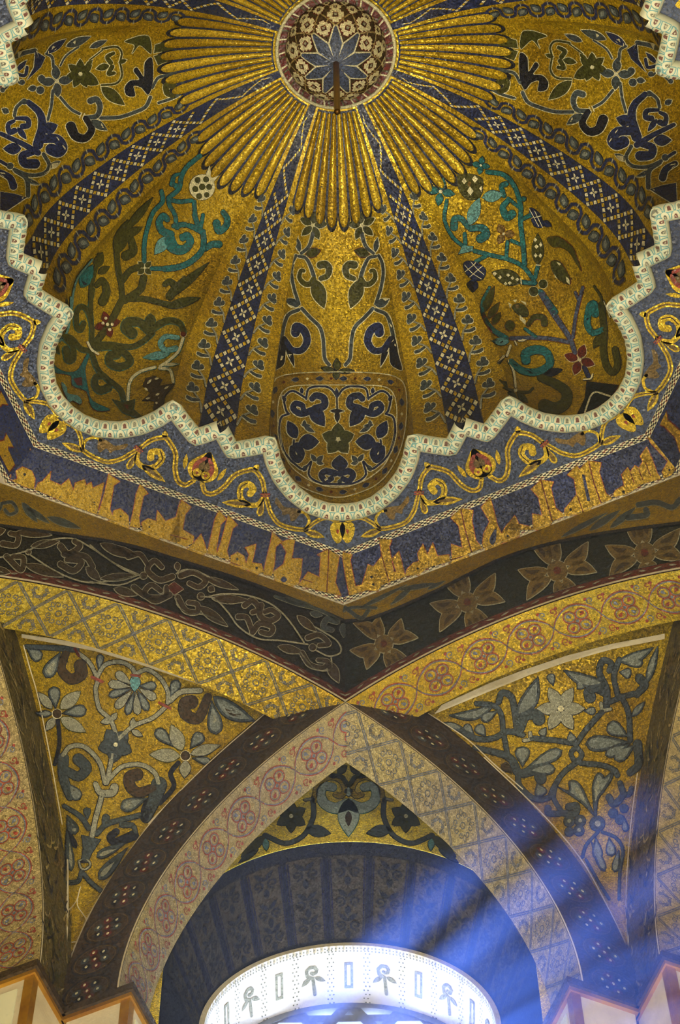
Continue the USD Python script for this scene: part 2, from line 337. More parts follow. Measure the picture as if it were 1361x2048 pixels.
# ------------------------------------------------------------------ vault cells between the arches
def cell_patch(thA, thB, thC, nu=70, nv=70):
    """triangle under the far edge of rib A, between the legs of ribs B (from the main crossing) and C"""
    A, B, C = RIBS[thA], RIBS[thB], RIBS[thC]
    sgA = 1 if wrap(thB-thA) > 0 else -1
    aB, aC = cross_s(A, B, A.d+WR, B.d), cross_s(A, C, A.d+WR, C.d)      # along A's far plane
    u = np.linspace(0, 1, nu); v = np.linspace(0, 1, nv)
    sA = aB+(aC-aB)*u; top = A.at(sA, ZC+np.sqrt(np.maximum(RHO**2-sA**2, 0))+.005, A.d+WR)
    def leg(Rb, s0, sL):
        sg = np.sign(sL); x0 = cross_s(Rb, A, Rb.d, A.d+WR); z0 = None
        a0, a1 = math.asin(min(1, abs(x0)/1.10)), math.radians(95)
        aa = a0+(a1-a0)*v; rt = 1.05+.05*np.clip((1.05-1.05*np.sin(aa))/.44, 0, 1.2)
        return Rb.at(sg*rt*np.sin(aa), ZC+rt*np.cos(aa))
    b = leg(B, None, cross_s(B, C, B.d, C.d)); c = leg(C, None, cross_s(C, B, C.d, B.d))
    top = top+(1-u)[:, None]*(b[0]-top[0])+u[:, None]*(c[0]-top[-1])
    P3 = (b[-1]+c[-1])/2; b = b+v[:, None]*(P3-b[-1]); c = c+v[:, None]*(P3-c[-1])
    U, V = np.meshgrid(u, v, indexing='ij'); U, V = U[..., None], V[..., None]
    Sx = (1-V)*top[:, None]+V*P3+(1-U)*b[None]+U*c[None]-((1-U)*((1-V)*b[0]+V*P3)+U*((1-V)*c[0]+V*P3))
    out = (B.n+C.n)/np.linalg.norm(B.n+C.n)*.8+EZ*.6
    return Sx+.42*U*(1-U)*(V+.15)*(1-V)*out
CELL = {}
for sgn, key, lab in ((-1, 'left', 'gold concave vault panel with blue grey plant, left of the crossing'), (1, 'right', 'gold concave vault panel with blue foliage, right of the crossing under the light shafts')):
    P = cell_patch(22.5*sgn, -22.5*sgn, 67.5*sgn) if False else cell_patch(-22.5 if sgn < 0 else 22.5, 22.5 if sgn < 0 else -22.5, -67.5 if sgn < 0 else 67.5)
    T = thing('vault_panel', lab, 'vault', P[:, -1].mean(0)); CELL[key] = (T, part(T, 'panel_ground', grid_mesh(P), 'gold', True), P)

for sgn, lab in ((-1, 'plain gold vault panel beyond the left edge of the photo'), (1, 'plain gold vault panel beyond the right edge of the photo')):
    P = cell_patch(67.5*sgn, 22.5*sgn, 112.5*sgn); T = thing('vault_panel', lab, 'vault', P[:, -1].mean(0)); part(T, 'panel_ground', grid_mesh(P), 'gold', True)
    for dirn in (45, 90):
        a = math.radians(dirn*sgn); nn = np.array([math.sin(a), math.cos(a), 0]); tt = np.array([math.cos(a), -math.sin(a), 0])
        Tl = thing('lunette', ('diagonal' if dirn == 45 else 'side')+' gold spandrel wall beyond the '+('left' if sgn < 0 else 'right')+' edge of the photo', 'spandrel', nn*1.43)
        v = np.array([nn*1.43+tt*x+EZ*z for x, z in ((-.57, -2.6), (.57, -2.6), (.57, -.2), (-.57, -.2))]); part(Tl, 'lunette_ground', (v, [[0, 1, 2], [0, 2, 3]]), 'gold')
# ------------------------------------------------------------------ window wall, tunnel, lattice
YW, YT, YL = 1.43, 1.70, 1.86
RW, ZW = .33, -.933
def arch_poly(r, zc, bottom, n=64, rz=None):
    a = np.linspace(math.pi, 0, n); return Polygon(list(zip(r*np.cos(a), zc+(rz or r)*np.sin(a)))+[(r, bottom), (-r, bottom)])
ZSILL = -1.95
FA, FB, FZ = .388, .43, -1.039            # the wider, taller front of the splayed window arch
hole = arch_poly(FA+.004, FZ, ZSILL, 64, FB+.004)
ZFL = -6.95
wall = box(-1.55, ZFL, 1.55, -HB).difference(hole)
single('wall_back', prism(wall, (0, YW, 0), EX, EZ, 0, .03, EY), 'plaster', False, None, None, 'structure')
T_lun = thing('lunette', 'bright gold spandrel with pale blue palmette above the window arch', 'spandrel', (0, YW, -.7))
lun = box(-.5, -1.9, .5, -.2).difference(arch_poly(FA, FZ, ZSILL, 64, FB))
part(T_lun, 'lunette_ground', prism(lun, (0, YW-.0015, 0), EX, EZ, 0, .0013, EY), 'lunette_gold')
def tunnel(r, y0, y1, zc, bottom, n=60):
    a = np.linspace(math.pi, 0, n); pts = np.vstack([[(-r, bottom)], np.stack([r*np.cos(a), zc+r*np.sin(a)], -1), [(r, bottom)]])
    return np.stack([np.stack([pts[:, 0], np.full(len(pts), y), pts[:, 1]], -1) for y in np.linspace(y0, y1, 4)], 1)
def splay(a, y, inset=0.):
    """a point of the window arch soffit: angle from the top, depth"""
    f = np.clip((y-YW)/(YT-YW), 0, 1); A, B, zc = FA+(RW-FA)*f-inset, FB+(RW-FB)*f-inset, FZ+(ZW-FZ)*f
    c = np.cos(a); return np.stack([A*np.sin(np.clip(a, -math.pi/2, math.pi/2)), y, zc+np.where(np.abs(a) > math.pi/2, -(np.abs(a)-math.pi/2)*B, B*c)], -1)
T_tun = thing('window_arch', 'deep dark panelled arch in front of the bright window', 'arch', (0, YW, ZW))
g = np.stack(np.meshgrid(np.linspace(-3.6, 3.6, 120), np.linspace(YW, YT, 5), indexing='ij'), -1)
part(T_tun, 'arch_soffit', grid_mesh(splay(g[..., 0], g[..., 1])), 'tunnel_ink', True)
T_rev = thing('window_reveal', 'sunlit white arched reveal with dotted panels around the window lattice', 'reveal', (0, YT, ZW))
RV = .318
part(T_rev, 'reveal_soffit', grid_mesh(tunnel(RV, YT, YL, ZW, ZSILL)), 'marble', True)
ringp = arch_poly(RW+.03, ZW, ZSILL-.03).difference(arch_poly(RV, ZW, ZSILL))
part(T_rev, 'reveal_edge', prism(ringp, (0, YT, 0), EX, EZ, 0, .012, EY), 'stucco')
part(T_rev, 'sill', bx(-RV, RV, YT, YL+.02, ZSILL-.04, ZSILL), 'marble')
# exterior leaf of the wall around the lattice
outer = box(-1.55, ZFL, 1.55, .2).difference(arch_poly(RV+.004, ZW, ZSILL))
single('wall_outer', prism(outer, (0, YL+.02, 0), EX, EZ, 0, .05, EY), 'plaster', False, None, None, 'structure')

# ------------------------------------------------------------------ room shell
def octwall():
    out = []
    for k in range(8):
        pass
single('floor', bx(-1.6, 1.6, -4.05, 2.0, ZFL-.05, ZFL), 'marble', False, None, None, 'structure')
single('wall_left', bx(-1.60, -1.55, -4.05, 2.0, ZFL, .2), 'plaster', False, None, None, 'structure')
single('wall_right', bx(1.55, 1.60, -4.05, 2.0, ZFL, .2), 'plaster', False, None, None, 'structure')
single('wall_front', bx(-1.60, 1.60, -4.10, -4.05, ZFL, .2), 'plaster', False, None, None, 'structure')
slab = box(-1.6, -4.1, 1.6, 1.98).difference(Polygon(octagon(RB-.004, 0)[:, :2]))
single('ceiling', prism(slab, (0, 0, -HB), EX, EY, .0, .03, EZ), 'plaster', False, None, None, 'structure')
cap = trimesh.creation.box((3.2, 6.1, .05)); cap.apply_translation((0, -1.0, .95))
single('roof', cap, 'plaster', False, None, None, 'structure')
sides = [bx(-1.6, -1.55, -4, 1.9, .2, .95), bx(1.55, 1.6, -4, 1.9, .2, .95), bx(-1.6, 1.6, 1.95, 2.0, .2, .95), bx(-1.6, 1.6, -4.1, -4.05, .2, .95)]
single('wall_attic', cat_(sides), 'plaster', False, None, None, 'structure')
# ------------------------------------------------------------------ drawing kit: strokes, leaves, flowers laid on a surface as thin relief
def spline(p, step=3., closed=False):
    p = np.asarray(p, float)
    if len(p) < 3 and not closed: 
        n = max(2, int(np.linalg.norm(p[-1]-p[0])/step)+1); return p[0]+(p[-1]-p[0])*np.linspace(0, 1, n)[:, None]
    q = np.vstack([p[-1], p, p[0], p[1]]) if closed else np.vstack([2*p[0]-p[1], p, 2*p[-1]-p[-2]])
    out = []
    for i in range(1, len(q)-2):
        a, b, c, d = q[i-1:i+3]; n = max(2, int(np.linalg.norm(c-b)/step)+1); t = np.linspace(0, 1, n, endpoint=False)[:, None]
        out.append(.5*(2*b+(c-a)*t+(2*a-5*b+4*c-d)*t*t+(3*b-a-3*c+d)*t**3))
    if not closed: out.append(p[-1:])
    return np.vstack(out)
def stroke(p, w0, w1, step):
    c = spline(p, step); n = len(c)
    if abs(w0-w1) < 1e-9: return LineString(c).buffer(w0/2, 4)
    s = np.r_[0, np.cumsum(np.linalg.norm(np.diff(c, axis=0), axis=1))]; w = (w0+(w1-w0)*s/max(s[-1], 1e-9))/2
    ci = [Point(*a).buffer(r, 4) for a, r in zip(c, w)]
    return unary_union([ci[i].union(ci[i+1]).convex_hull for i in range(n-1)])
def lens(a, b, w, kind, bend=0.):
    a, b = np.asarray(a, float), np.asarray(b, float); d = b-a; L = np.linalg.norm(d); d /= L; n = np.array([-d[1], d[0]]); t = np.linspace(0, 1, 13)
    if kind == 'lf': r = np.sin(np.pi*t**.85)**.9*w/2
    else: r = (np.sqrt(np.maximum(1-((t-.72)/.28)**2, 0))*(t > .72)+(t <= .72)*np.sin(np.pi/2*t/.72)**1.3)*w/2
    ax = a+d*(t*L)[:, None]+n*(bend*np.sin(np.pi*t))[:, None]
    return Polygon(np.vstack([ax+n*r[:, None], (ax-n*r[:, None])[::-1]])).buffer(0)
NAME = {'st': 'stem', 'lf': 'leaf', 'dr': 'leaf', 'pg': 'leaf', 'bl': 'leaf', 'ci': 'berry', 'pt': 'petal'}
class Draw:
    def __init__(s, parent, lifter, frame=(0, 0, 1.), out='white', ow=1.5, maxe=24., off=.0012, step=3., post=None, mat=None, clip=None, core=None):
        s.clip, s.core = clip, core
        s.parent, s.lifter, s.fr, s.out, s.ow, s.maxe, s.off, s.step, s.post, s.ol = parent, lifter, frame, out, ow, maxe, off, step, post, {}
        s.blob = {}
    def c(s, x, y, mir=None):
        if mir is not None: x = 2*mir-x
        return (s.fr[0]+x/s.fr[2], s.fr[1]+y/s.fr[2])
    def emit(s, poly, name, mat, off, label=None, kind=None):
        vs, fs, n = [], [], 0
        poly = poly.simplify(.12*s.step)
        for g in getattr(poly, 'geoms', [poly]):
            if g.is_empty or g.geom_type != 'Polygon' or g.area < 1e-12: continue
            v, f = trimesh.creation.triangulate_polygon(g, engine='earcut')
            if len(f) == 0: continue
            v3, f = trimesh.remesh.subdivide_to_size(np.c_[v, np.zeros(len(v))], f, s.maxe, max_iter=12); v = v3[:, :2]
            vs.append(v); fs.append(f+n); n += len(v)
        if not vs: return None
        v, f = np.vstack(vs), np.vstack(fs); P = s.lifter.lift(v, off); first = None
        for tr, par in (s.post or [(None, s.parent)]):
            Q = P if tr is None else tr(P)
            q = part(par, name, (Q, f), mat, False, label, kind); first = first or q
        return first
    def add(s, poly, name, mat, out=None, ow=None, lvl=1, kind=None):
        if s.clip is not None:
            poly = poly.intersection(s.clip)
            if poly.is_empty: return None
        o = s.out if out is None else out; ow = s.ow if ow is None else ow
        if o != '-': s.ol.setdefault(o, []).append(poly.buffer(ow, 3))
        return s.emit(poly, name, mat, s.off+.0008*lvl, None, kind)
    def pool(s, poly, name, mat, lvl=1): s.blob.setdefault((name, mat, lvl), []).append(poly)
    def run(s, text, mir=None, both=False):
        if both: s.run(text); return s.run(text, mir)
        for line in text.strip().splitlines():
            tok = line.split()
            if not tok or tok[0][0] == '#': continue
            k = tok[0]; name = None
            if '=' in k: name, k = k.split('=')
            m = tok[1].split('/'); mat = m[0]; out = m[1] if len(m) > 1 else None; lvl = int(m[2]) if len(m) > 2 else 1
            nums = [t for t in tok[2:] if ',' not in t]; pts = [s.c(*map(float, t.split(',')), mir) for t in tok[2:] if ',' in t]; nums = [float(x) for x in nums]; K = s.fr[2]
            if k == 'st': poly = stroke(pts, nums[0]/K, (nums[1] if len(nums) > 1 else nums[0])/K, s.step)
            elif k in ('lf', 'dr'): poly = lens(pts[0], pts[1], nums[0]/K, k, (nums[1]/K if len(nums) > 1 else 0)*(1 if mir is None else -1))
            elif k == 'pg': poly = Polygon(pts).buffer(0)
            elif k == 'bl': poly = Polygon(spline(pts, s.step, True)).buffer(0)
            elif k == 'ci': poly = Point(*pts[0]).buffer(nums[0]/K, 6)
            elif k == 'fl':  # flower: centre, radius, petals, rotation (degrees), width
                r, n, rot = nums[0]/K, int(nums[1]), nums[2] if len(nums) > 2 else -90; w = (nums[3]/K if len(nums) > 3 else r*2.2/max(n, 3)); c0 = np.array(pts[0])
                for i in range(n):
                    a = math.radians((rot+360*i/n) if mir is None else 180-(rot+360*i/n))
                    s.add(lens(c0+r*.1*np.array([math.cos(a), math.sin(a)]), c0+r*np.array([math.cos(a), math.sin(a)]), w, 'lf'), 'petal', mat, out, None, lvl)
                s.add(Point(*c0).buffer(r*.13, 5), 'flower_centre', 'white', '-', None, lvl+1); continue
            if name is None: name = NAME[k]
            if poly.is_empty: continue
            s.add(poly, name, mat, out, None, lvl)
            if s.core and k in ('lf', 'dr', 'bl') and mat == 'slate':
                q = poly.buffer(-.30*math.sqrt(poly.area/math.pi)*.62)
                if not q.is_empty and q.area > 6: s.add(q, 'leaf_core', s.core, '-', None, lvl+1)
        return s
    def done(s):
        for (name, mat, lvl), ps in s.blob.items(): s.emit(unary_union(ps), name, mat, s.off+.0008*lvl, None, 'stuff')
        for o, ps in s.ol.items(): s.emit(unary_union(ps) if s.clip is None else unary_union(ps).intersection(s.clip), 'outline', o, s.off, None, 'stuff')
        s.ol, s.blob = {}, {}; return s

# ------------------------------------------------------------------ dome: chequered ribs, vine bands, shell fans
TQ = np.linspace(0, 1, 200); YQ = np.r_[0, np.cumsum(np.linalg.norm(np.diff(proj(dome(np.stack([np.full(200, -22.5), TQ], -1))), axis=0), axis=1))]/800.; LEN = float(YQ[-1])   # the bands are spaced as the mosaicists set them, wider apart low on the wall
def rib_fn(a0, half):
    def fn(uv):   # x: -half..half degrees scaled by .013 per degree, y: length from the springing
        t = np.interp(uv[..., 1], YQ, TQ); return dome(np.stack([a0+uv[..., 0]/.0135, t], -1))
    return Param(fn, 1e-4)
VIS = (-112.5, -67.5, -22.5, 22.5, 67.5, 112.5)
def lozenge(x, y, a, b): return Polygon([(x-a, y), (x, y-b), (x+a, y), (x, y+b)])
for a0 in VIS:
    d = Draw(RIB[a0], rib_fn(a0, 3.3), step=.004, maxe=.03, off=.0012)
    per, amp, top = .126, .037, .71*LEN
    wh, go = [], []
    n = int((LEN*.97-.01)/(per/16))
    for j in range(n):
        y = .01+j*per/16; ph = (j/16) % 1; sh = 1. if y < top else max(.5, 1-(y-top)*1.5); tri = abs(((ph*2+.5) % 2)-1)*2-1
        for sg in ((-1, 1) if y < top else (1,)):
            (wh if j % 2 == 0 else go).append(lozenge(sg*amp*tri*sh, y, .0062*(.7+.3*sh), .0064))
    for i in range(int(top/per*2)):
        yy = .01+per*(i+.5)/2
        for q in range(4):
            an = math.pi/4+q*math.pi/2; wh.append(lens((.001*math.cos(an), yy+.001*math.sin(an)), (.014*math.cos(an), yy+.014*math.sin(an)), .0065, 'lf'))
    for q in go: d.pool(q, 'gold_lozenges', 'gold_bright')
    for q in wh: d.pool(q, 'white_lozenges', 'white')
    d.done()
def band_fn(a0, sg):
    def fn(uv):   # x 0..1 across the gold band from the blue rib outwards, y: length
        t = np.interp(uv[..., 1], YQ, TQ); return dome(np.stack([a0+sg*(3.3+uv[..., 0]/.0135), t], -1))
    return Param(fn, 1e-4)
for a0 in VIS:
    for sg in (-1, 1):
        bd = part(RIB[a0], 'vine_ground', grid_mesh(dome_sheet(a0+sg*3.2, a0+sg*3.42, 2)), 'bronze', False)
        d = Draw(RIB[a0], band_fn(a0, sg), out='white', ow=.0018, step=.004, maxe=.03, off=.0012)
        y0, y1 = .03, .70*LEN
        if abs(a0) > 30 and abs(a0) < 100 or abs(a0) > 100:
            d.out = 'bronze'; n = 7; pr = (y1-y0)/n; th = np.linspace(0, 2*math.pi*n, n*10+1)
            mx = lambda q: (.040+.025*np.sin(q), y0+pr*q/(2*math.pi)-.006*np.sin(2*q))
            d.add(LineString(np.stack(mx(th), -1)).buffer(.0040), 'vine', 'navy')
            for i in range(2*n):
                q = math.pi/2+math.pi*i; sg_ = 1 if i % 2 == 0 else -1; yc = y0+pr*q/(2*math.pi)
                d.add(lens((.040+.008*sg_, yc-.010), (.040-.022*sg_, yc+.012), .026, 'lf'), 'leaf', 'slate', 'ink')
                d.pool(lens((.040+.003*sg_, yc-.006), (.040-.014*sg_, yc+.008), .012, 'lf'), 'leaf_cores', 'leaf_grey', 2)
                d.pool(box(.040+.025*sg_-.008, yc-.0015, .040+.025*sg_+.008, yc+.0015), 'vine_ties', 'silver', 2)
        else:
            n = 10
            for i in range(n):
                y = y0+(y1-y0)*i/n; sc = 1.0
                d.add(stroke([(.002, y), (.012, y+.018), (.030, y+.030)], .0055, .004, .003), 'stem', 'silver', 'ink', .0008)
                d.add(stroke([(.014, y+.018), (.032, y+.012), (.044, y+.012)], .006, .009, .003), 'stem', 'slate')
                for dx, dy, w in ((.012, .020, .016), (-.010, .016, .013), (.020, .004, .013)):
                    d.add(lens((.031, y+.031), (.031+dx, y+.031+dy), w, 'dr'), 'bud', 'slate')
        d.done()
for k in range(8):
    a0 = 45*k if k <= 4 else 45*k-360
    if abs(a0) > 140: continue
    fan = part(T_dome, 'fan', grid_mesh(dome_sheet(a0-17.2, a0+17.2, 30, .765, .99, 12)-np.array([0, 0, .0022])), 'navy', True, 'shell fan of gold flutes')
    nf = 8
    for j in range(nf):
        p0, p1 = a0-17+34*j/nf, a0-17+34*(j+1)/nf; pc = (p0+p1)/2
        ends = .738+.014*abs(j-(nf-1)/2)/4
        ts = np.r_[ends+.03*(1-np.cos(np.linspace(0, math.pi/2, 6))), np.linspace(ends+.04, .985, 8)]
        rows = []
        for q, t in enumerate(ts):
            w = .39*(p1-p0)*(math.sin(math.acos(min(1, max(0, 1-(t-ends)/.03)))) if t < ends+.03 else 1.); w = max(w, .02)
            rows.append([np.append(dome(np.array([pc+w*e, t])), 0)[:3]-(1-e*e)*.0045*np.array([.5*math.sin(math.radians(pc)), .5*math.cos(math.radians(pc)), .86])-np.array([0, 0, .003]) for e in np.linspace(-1, 1, 7)])
        tb = np.r_[ends-.010+.034*(1-np.cos(np.linspace(0, math.pi/2, 6))), np.linspace(ends+.035, .988, 10)]; back = []
        for t in tb:
            w = max(.05, .50*(p1-p0)*(math.sin(math.acos(min(1, max(0, 1-(t-ends+.010)/.034)))) if t < ends+.024 else 1.))
            back.append([dome(np.array([pc+w*e, t]))-.0016*np.array([.5*math.sin(math.radians(pc)), .5*math.cos(math.radians(pc)), .86]) for e in np.linspace(-1, 1, 5)])
        part(fan, 'flute_edge', grid_mesh(np.array(back)), 'ink', True)
        part(fan, 'flute', grid_mesh(np.array(rows)), 'gold_bright' if j % 3 == 1 else 'gold', True)

# ------------------------------------------------------------------ ceiling boss
def bfn(uv): # polar picture of the bowl: x, y in units of 1 = rim
    r = np.hypot(uv[..., 0], uv[..., 1]); a = np.degrees(np.arctan2(uv[..., 0], uv[..., 1])); return boss(np.stack([a, math.pi/2*(1-np.clip(r, 0, 1))], -1))
d = Draw(T_boss, Param(bfn, 1e-4), out='white', ow=.02, step=.03, maxe=.12, off=.0008)
def pol(r, a): return (r*math.sin(math.radians(a)), r*math.cos(math.radians(a)))
for i in range(9):
    a = 180+40*i; d.add(Polygon([pol(.05, a), pol(.26, a-13), pol(.46, a), pol(.26, a+13)]).buffer(.03).buffer(-.01), 'star_petal', 'navy_light')
for row, (r, n, sz) in enumerate(((.48, 9, .098), (.66, 9, .115), (.655, 9, .0), (.81, 18, .085), (.93, 18, .060))):
    for i in range(n if sz else 0):
        a = 180+360/n*(i+(.5 if row % 2 == 0 else 0)); cx, cy = pol(r, a)
        q = unary_union([box(-sz*1.1, -sz*.38, sz*1.1, sz*.38), box(-sz*.38, -sz*1.1, sz*.38, sz*1.1), box(-sz*.75, -sz*.75, sz*.75, sz*.75)]).difference(box(-sz*.38, -sz*.38, sz*.38, sz*.38))
        q = affinity.translate(affinity.rotate(q, -a, origin=(0, 0)), cx, cy); d.add(q, 'stepped_tile', 'white', 'maroon', .012)
        lo = affinity.translate(affinity.rotate(box(-sz*.18, -sz*.18, sz*.18, sz*.18), -a, origin=(0, 0)), cx, cy); d.pool(lo, 'tile_centres', 'silver', 2)
for i in range(18):
    for sg in (-1, 1):
        d.pool(LineString([pol(r, 180+20*i+sg*a) for r, a in ((.48, 0), (.60, 10), (.74, 20), (.86, 28), (.99, 36))]).buffer(.012), 'net_lines', 'gold_pale', 0)
d.done()
for i in range(72):
    a = 5*i; q = np.array([np.append(pol(r, a+s_), RZ_-.0068) for r, s_ in ((.121, -.9), (.1425, -.9+3), (.1425, .9+3), (.121, .9))])
    if i % 3 == 0: part(T_boss, 'ring_tile', (q, [[0, 1, 2], [0, 2, 3]]), 'white')
    else: part(T_boss, 'ring_tile', (q, [[0, 1, 2], [0, 2, 3]]), 'olive' if i % 3 == 1 else 'maroon')

# ------------------------------------------------------------------ cornice scales
CR_ = .020
for k in range(8):
    a0 = 45*k if k <= 4 else 45*k-360
    if abs(a0) > 140: continue
    seg = '/World/cornice/cornice_segment' + (f'_{k:03d}' if k else '')
    ph = np.linspace(a0-22.4, a0+22.4, 500); c = np.stack([contour(ph)*np.sin(np.radians(ph)), contour(ph)*np.cos(np.radians(ph))], -1)
    t = np.gradient(c, axis=0); t /= np.linalg.norm(t, axis=1, keepdims=True); nr = np.stack([t[:, 1], -t[:, 0]], -1); nr[(nr*c).sum(1) < 0] *= -1
    from scipy.ndimage import gaussian_filter1d
    nr = gaussian_filter1d(nr, 4, axis=0); nr /= np.linalg.norm(nr, axis=1, keepdims=True)
    sl_ = np.r_[0, np.cumsum(np.linalg.norm(np.diff(c, axis=0), axis=1))]
    def cfn(uv, c=c, nr=nr, sl_=sl_):
        x = uv[..., 0]; p = np.stack([np.interp(x, sl_, c[:, 0]), np.interp(x, sl_, c[:, 1])], -1); n_ = np.stack([np.interp(x, sl_, nr[:, 0]), np.interp(x, sl_, nr[:, 1])], -1)
        a = uv[..., 1]; return np.concatenate([p+n_*(CR_*np.cos(a))[..., None], (-CR_*np.sin(a)*1.25-.004)[..., None]], -1)
    lf = Param(cfn, 1e-4)
    class Sc:   # x in units along, y angle * CR_
        def __init__(s, l): s.l = l
        def lift(s, uv, off): uv = np.asarray(uv, float); return s.l.lift(np.stack([uv[:, 0], uv[:, 1]/CR_], -1), off)
    d = Draw(seg, Sc(lf), out='cornice_teal', ow=.0022, step=.003, maxe=.012, off=.0006)
    n = int(sl_[-1]/.0245)
    for i in range(n):
        for row, (yy, sh) in enumerate(((.028, 0), (.046, .5))):
            x = (i+.5+sh)*sl_[-1]/n
            if x > sl_[-1]-.008: continue
            arch_ = Polygon([(x+.0092*math.cos(q), yy+.0125*math.sin(q)) for q in np.linspace(0, math.pi, 9)]+[(x-.0095, yy-.006), (x+.0095, yy-.006)])
            d.add(arch_, 'scale', 'cornice_white')
            core = Polygon([(x+.0042*math.cos(q), yy+.0065*math.sin(q)) for q in np.linspace(0, math.pi, 7)]+[(x-.0042, yy-.004), (x+.0042, yy-.004)])
            d.pool(core, 'scale_cores', 'cornice_brown' if (i+row) % 2 else 'silver', 2)
    d.done()

# ------------------------------------------------------------------ the lobes of the dome, each with its own plant
G0 = GORE[0]; P0 = Patch(GP[0])
d = Draw(G0, P0, (520, 380, 4.253), out='white', ow=1.5)
d.run('''
st slate 30 30 590,1490 550,1430 540,1280 510,1170 430,1090 355,1010
st slate 28 330,970 290,850 265,720 275,620 305,560
st slate 26 34 330,565 390,580 430,650 460,740
st olive 52 32 455,765 430,800 380,800 335,750 345,690 372,690
st olive 42 66 520,755 575,730 590,670 560,635 515,640
lf olive 125 460,760 548,1010
st slate 26 34 350,540 410,490 440,420 450,370
lf slate 46 335,530 315,405
fl olive 450,302 130 5 -78 62
lf olive/maroon 80 388,552 515,515
lf slate 72 330,990 212,928
st slate 28 34 330,1020 240,1060 200,1150 180,1240
bl ink 165,1250 215,1265 212,1400 195,1490 105,1530 135,1400
lf ink 56 205,1240 290,1508
st navy 44 78 215,1285 270,1360 350,1365 400,1290 375,1200 310,1165 300,1215
''', 660, True)
d.run('''
lf olive/ink 60 655,1535 655,1435
lf olive/ink 46 640,1545 522,1515
lf olive/ink 42 670,1545 805,1540
lf olive/ink 52 650,1545 650,1612
''')
d.done()
# medallion at the foot of the lobe facing the window
d = Draw(G0, P0, (400, 700, 2.43), out='white', ow=1.5)
outer = [(668, 108), (450, 116), (362, 142), (332, 192), (326, 300), (347, 450), (402, 578), (480, 660), (590, 706), (668, 719)]
inner = [(668, 172), (500, 172), (420, 186), (384, 232), (374, 320), (388, 430), (428, 550), (512, 625), (600, 662), (668, 670)]
def loop(h): return Polygon(spline([d.c(*p) for p in h]+[d.c(1336-x, y) for x, y in h[-2:0:-1]], 3, True)).buffer(0)
o_, i_ = loop(outer), loop(inner)
d.emit(o_.buffer(1.2).difference(o_.buffer(-1)), 'medallion_border', 'white', .002); d.emit(i_.buffer(1).difference(i_.buffer(-1.2)), 'medallion_border', 'white', .002)
d.emit(o_.difference(i_), 'border_ground', 'gold_dull', .0008)
midp = LineString(list(loop([((a[0]+b[0])/2, (a[1]+b[1])/2) for a, b in zip(outer, inner)]).exterior.coords))
for i in range(34):
    q = midp.interpolate((i+.5)/34, True); q2 = midp.interpolate(min(1, (i+.6)/34), True); an = math.atan2(q2.y-q.y, q2.x-q.x); ux, uy = math.cos(an), math.sin(an)
    if i % 2: d.add(lens((q.x-8*ux, q.y-8*uy), (q.x+8*ux, q.y+8*uy), 9, 'lf'), 'border_gem', 'navy', 'silver', .8)
    else: d.add(Polygon([(q.x+3.6*ux, q.y+3.6*uy), (q.x-3.2*uy, q.y+3.2*ux), (q.x-3.6*ux, q.y-3.6*uy), (q.x+3.2*uy, q.y-3.2*ux)]), 'border_gem', 'white' if i % 4 else 'maroon', '-')
d.run('''
st navy 34 26 540,296 490,312 452,288 462,262 495,270 502,292
st navy 40 30 560,288 604,272 602,236 565,222 545,238
lf navy 70 540,278 606,374
st navy 10 515,240 530,188 600,178 640,192 668,230
st navy 10 515,236 450,200 408,232 415,290 430,312
lf navy 20 495,215 492,182
lf navy 78 478,450 580,448
lf navy 56 468,432 424,345
st navy 40 30 470,470 490,505 475,535 450,515 447,480
st navy 10 455,440 452,465
st navy 10 430,312 392,330 383,400 405,490 440,540
st navy 34 26 655,602 610,592 590,612 612,640 640,628
st navy 10 440,540 500,582 540,545 528,610 585,650 668,655
lf slate 22 505,375 558,402
lf slate 20 505,370 508,342
lf slate 18 490,365 540,372
lf slate 26 568,548 598,515
lf slate 24 565,545 538,508
lf slate 20 565,548 602,556
lf slate 24 500,592 520,560
lf navy 20 415,250 398,222
''', 668, True)
d.run('''
lf navy 80 680,592 680,512
lf navy 22 666,235 664,185
lf ink 28 668,296 668,356
lf ink 20 632,298 704,298
st ink 8 666,235 668,296
fl olive 672,437 82 5 -90 62
lf slate 24 680,630 680,662
''')
d.done()

GA = GORE[-45]; PA = Patch(GP[-45])
d = Draw(GA, PA, (80, 300, 4.253), out='ink', ow=.9)
d.run('''
st teal 36 885,950 885,800 910,670 960,530 1040,440 1030,350
st teal 36 950,1010 1100,1010 1240,980 1300,945
st teal 34 1380,700 1300,650 1200,640 1160,660 1150,560 1100,470 1090,420
st teal 34 1090,420 1180,440 1290,430
st teal 34 1310,440 1320,560 1350,650
st teal 38 1090,410 1180,330 1200,230 1250,140 1360,50
st teal 66 50 1110,720 1040,690 1010,620 1045,560 1080,590
st teal 76 52 1095,730 1150,830 1230,840 1280,780 1250,725 1215,750
lf teal_pale 100 1095,735 972,890
st teal 44 20 1120,290 1140,220 1200,200
lf teal 46 1180,330 1130,280
fl olive/white 888,1005 78 4 45 50
st olive 45 700,1290 690,1150 660,1000 650,880
st olive 50 700,1110 760,1030 830,1000
st olive 58 880,1090 850,1190 720,1280
lf olive 120 640,890 745,590
lf olive 70 720,690 960,400
st olive 80 50 730,900 790,860 770,760 730,740
lf olive 70 720,730 870,655
st olive 44 720,1270 900,1270 1050,1310 1150,1320
st teal_pale 16 265,1361 280,1200 320,1080 390,990 440,930
lf teal 110 345,1170 445,975
st olive 34 430,1361 430,1180 470,1000 500,890
lf olive 80 470,1000 530,870
lf olive 60 490,1050 590,990
st olive 74 44 530,1290 565,1200 530,1110 480,1150
''').done()
d = Draw(GA, PA, (330, 430, 5.917), out='ink', ow=.9)
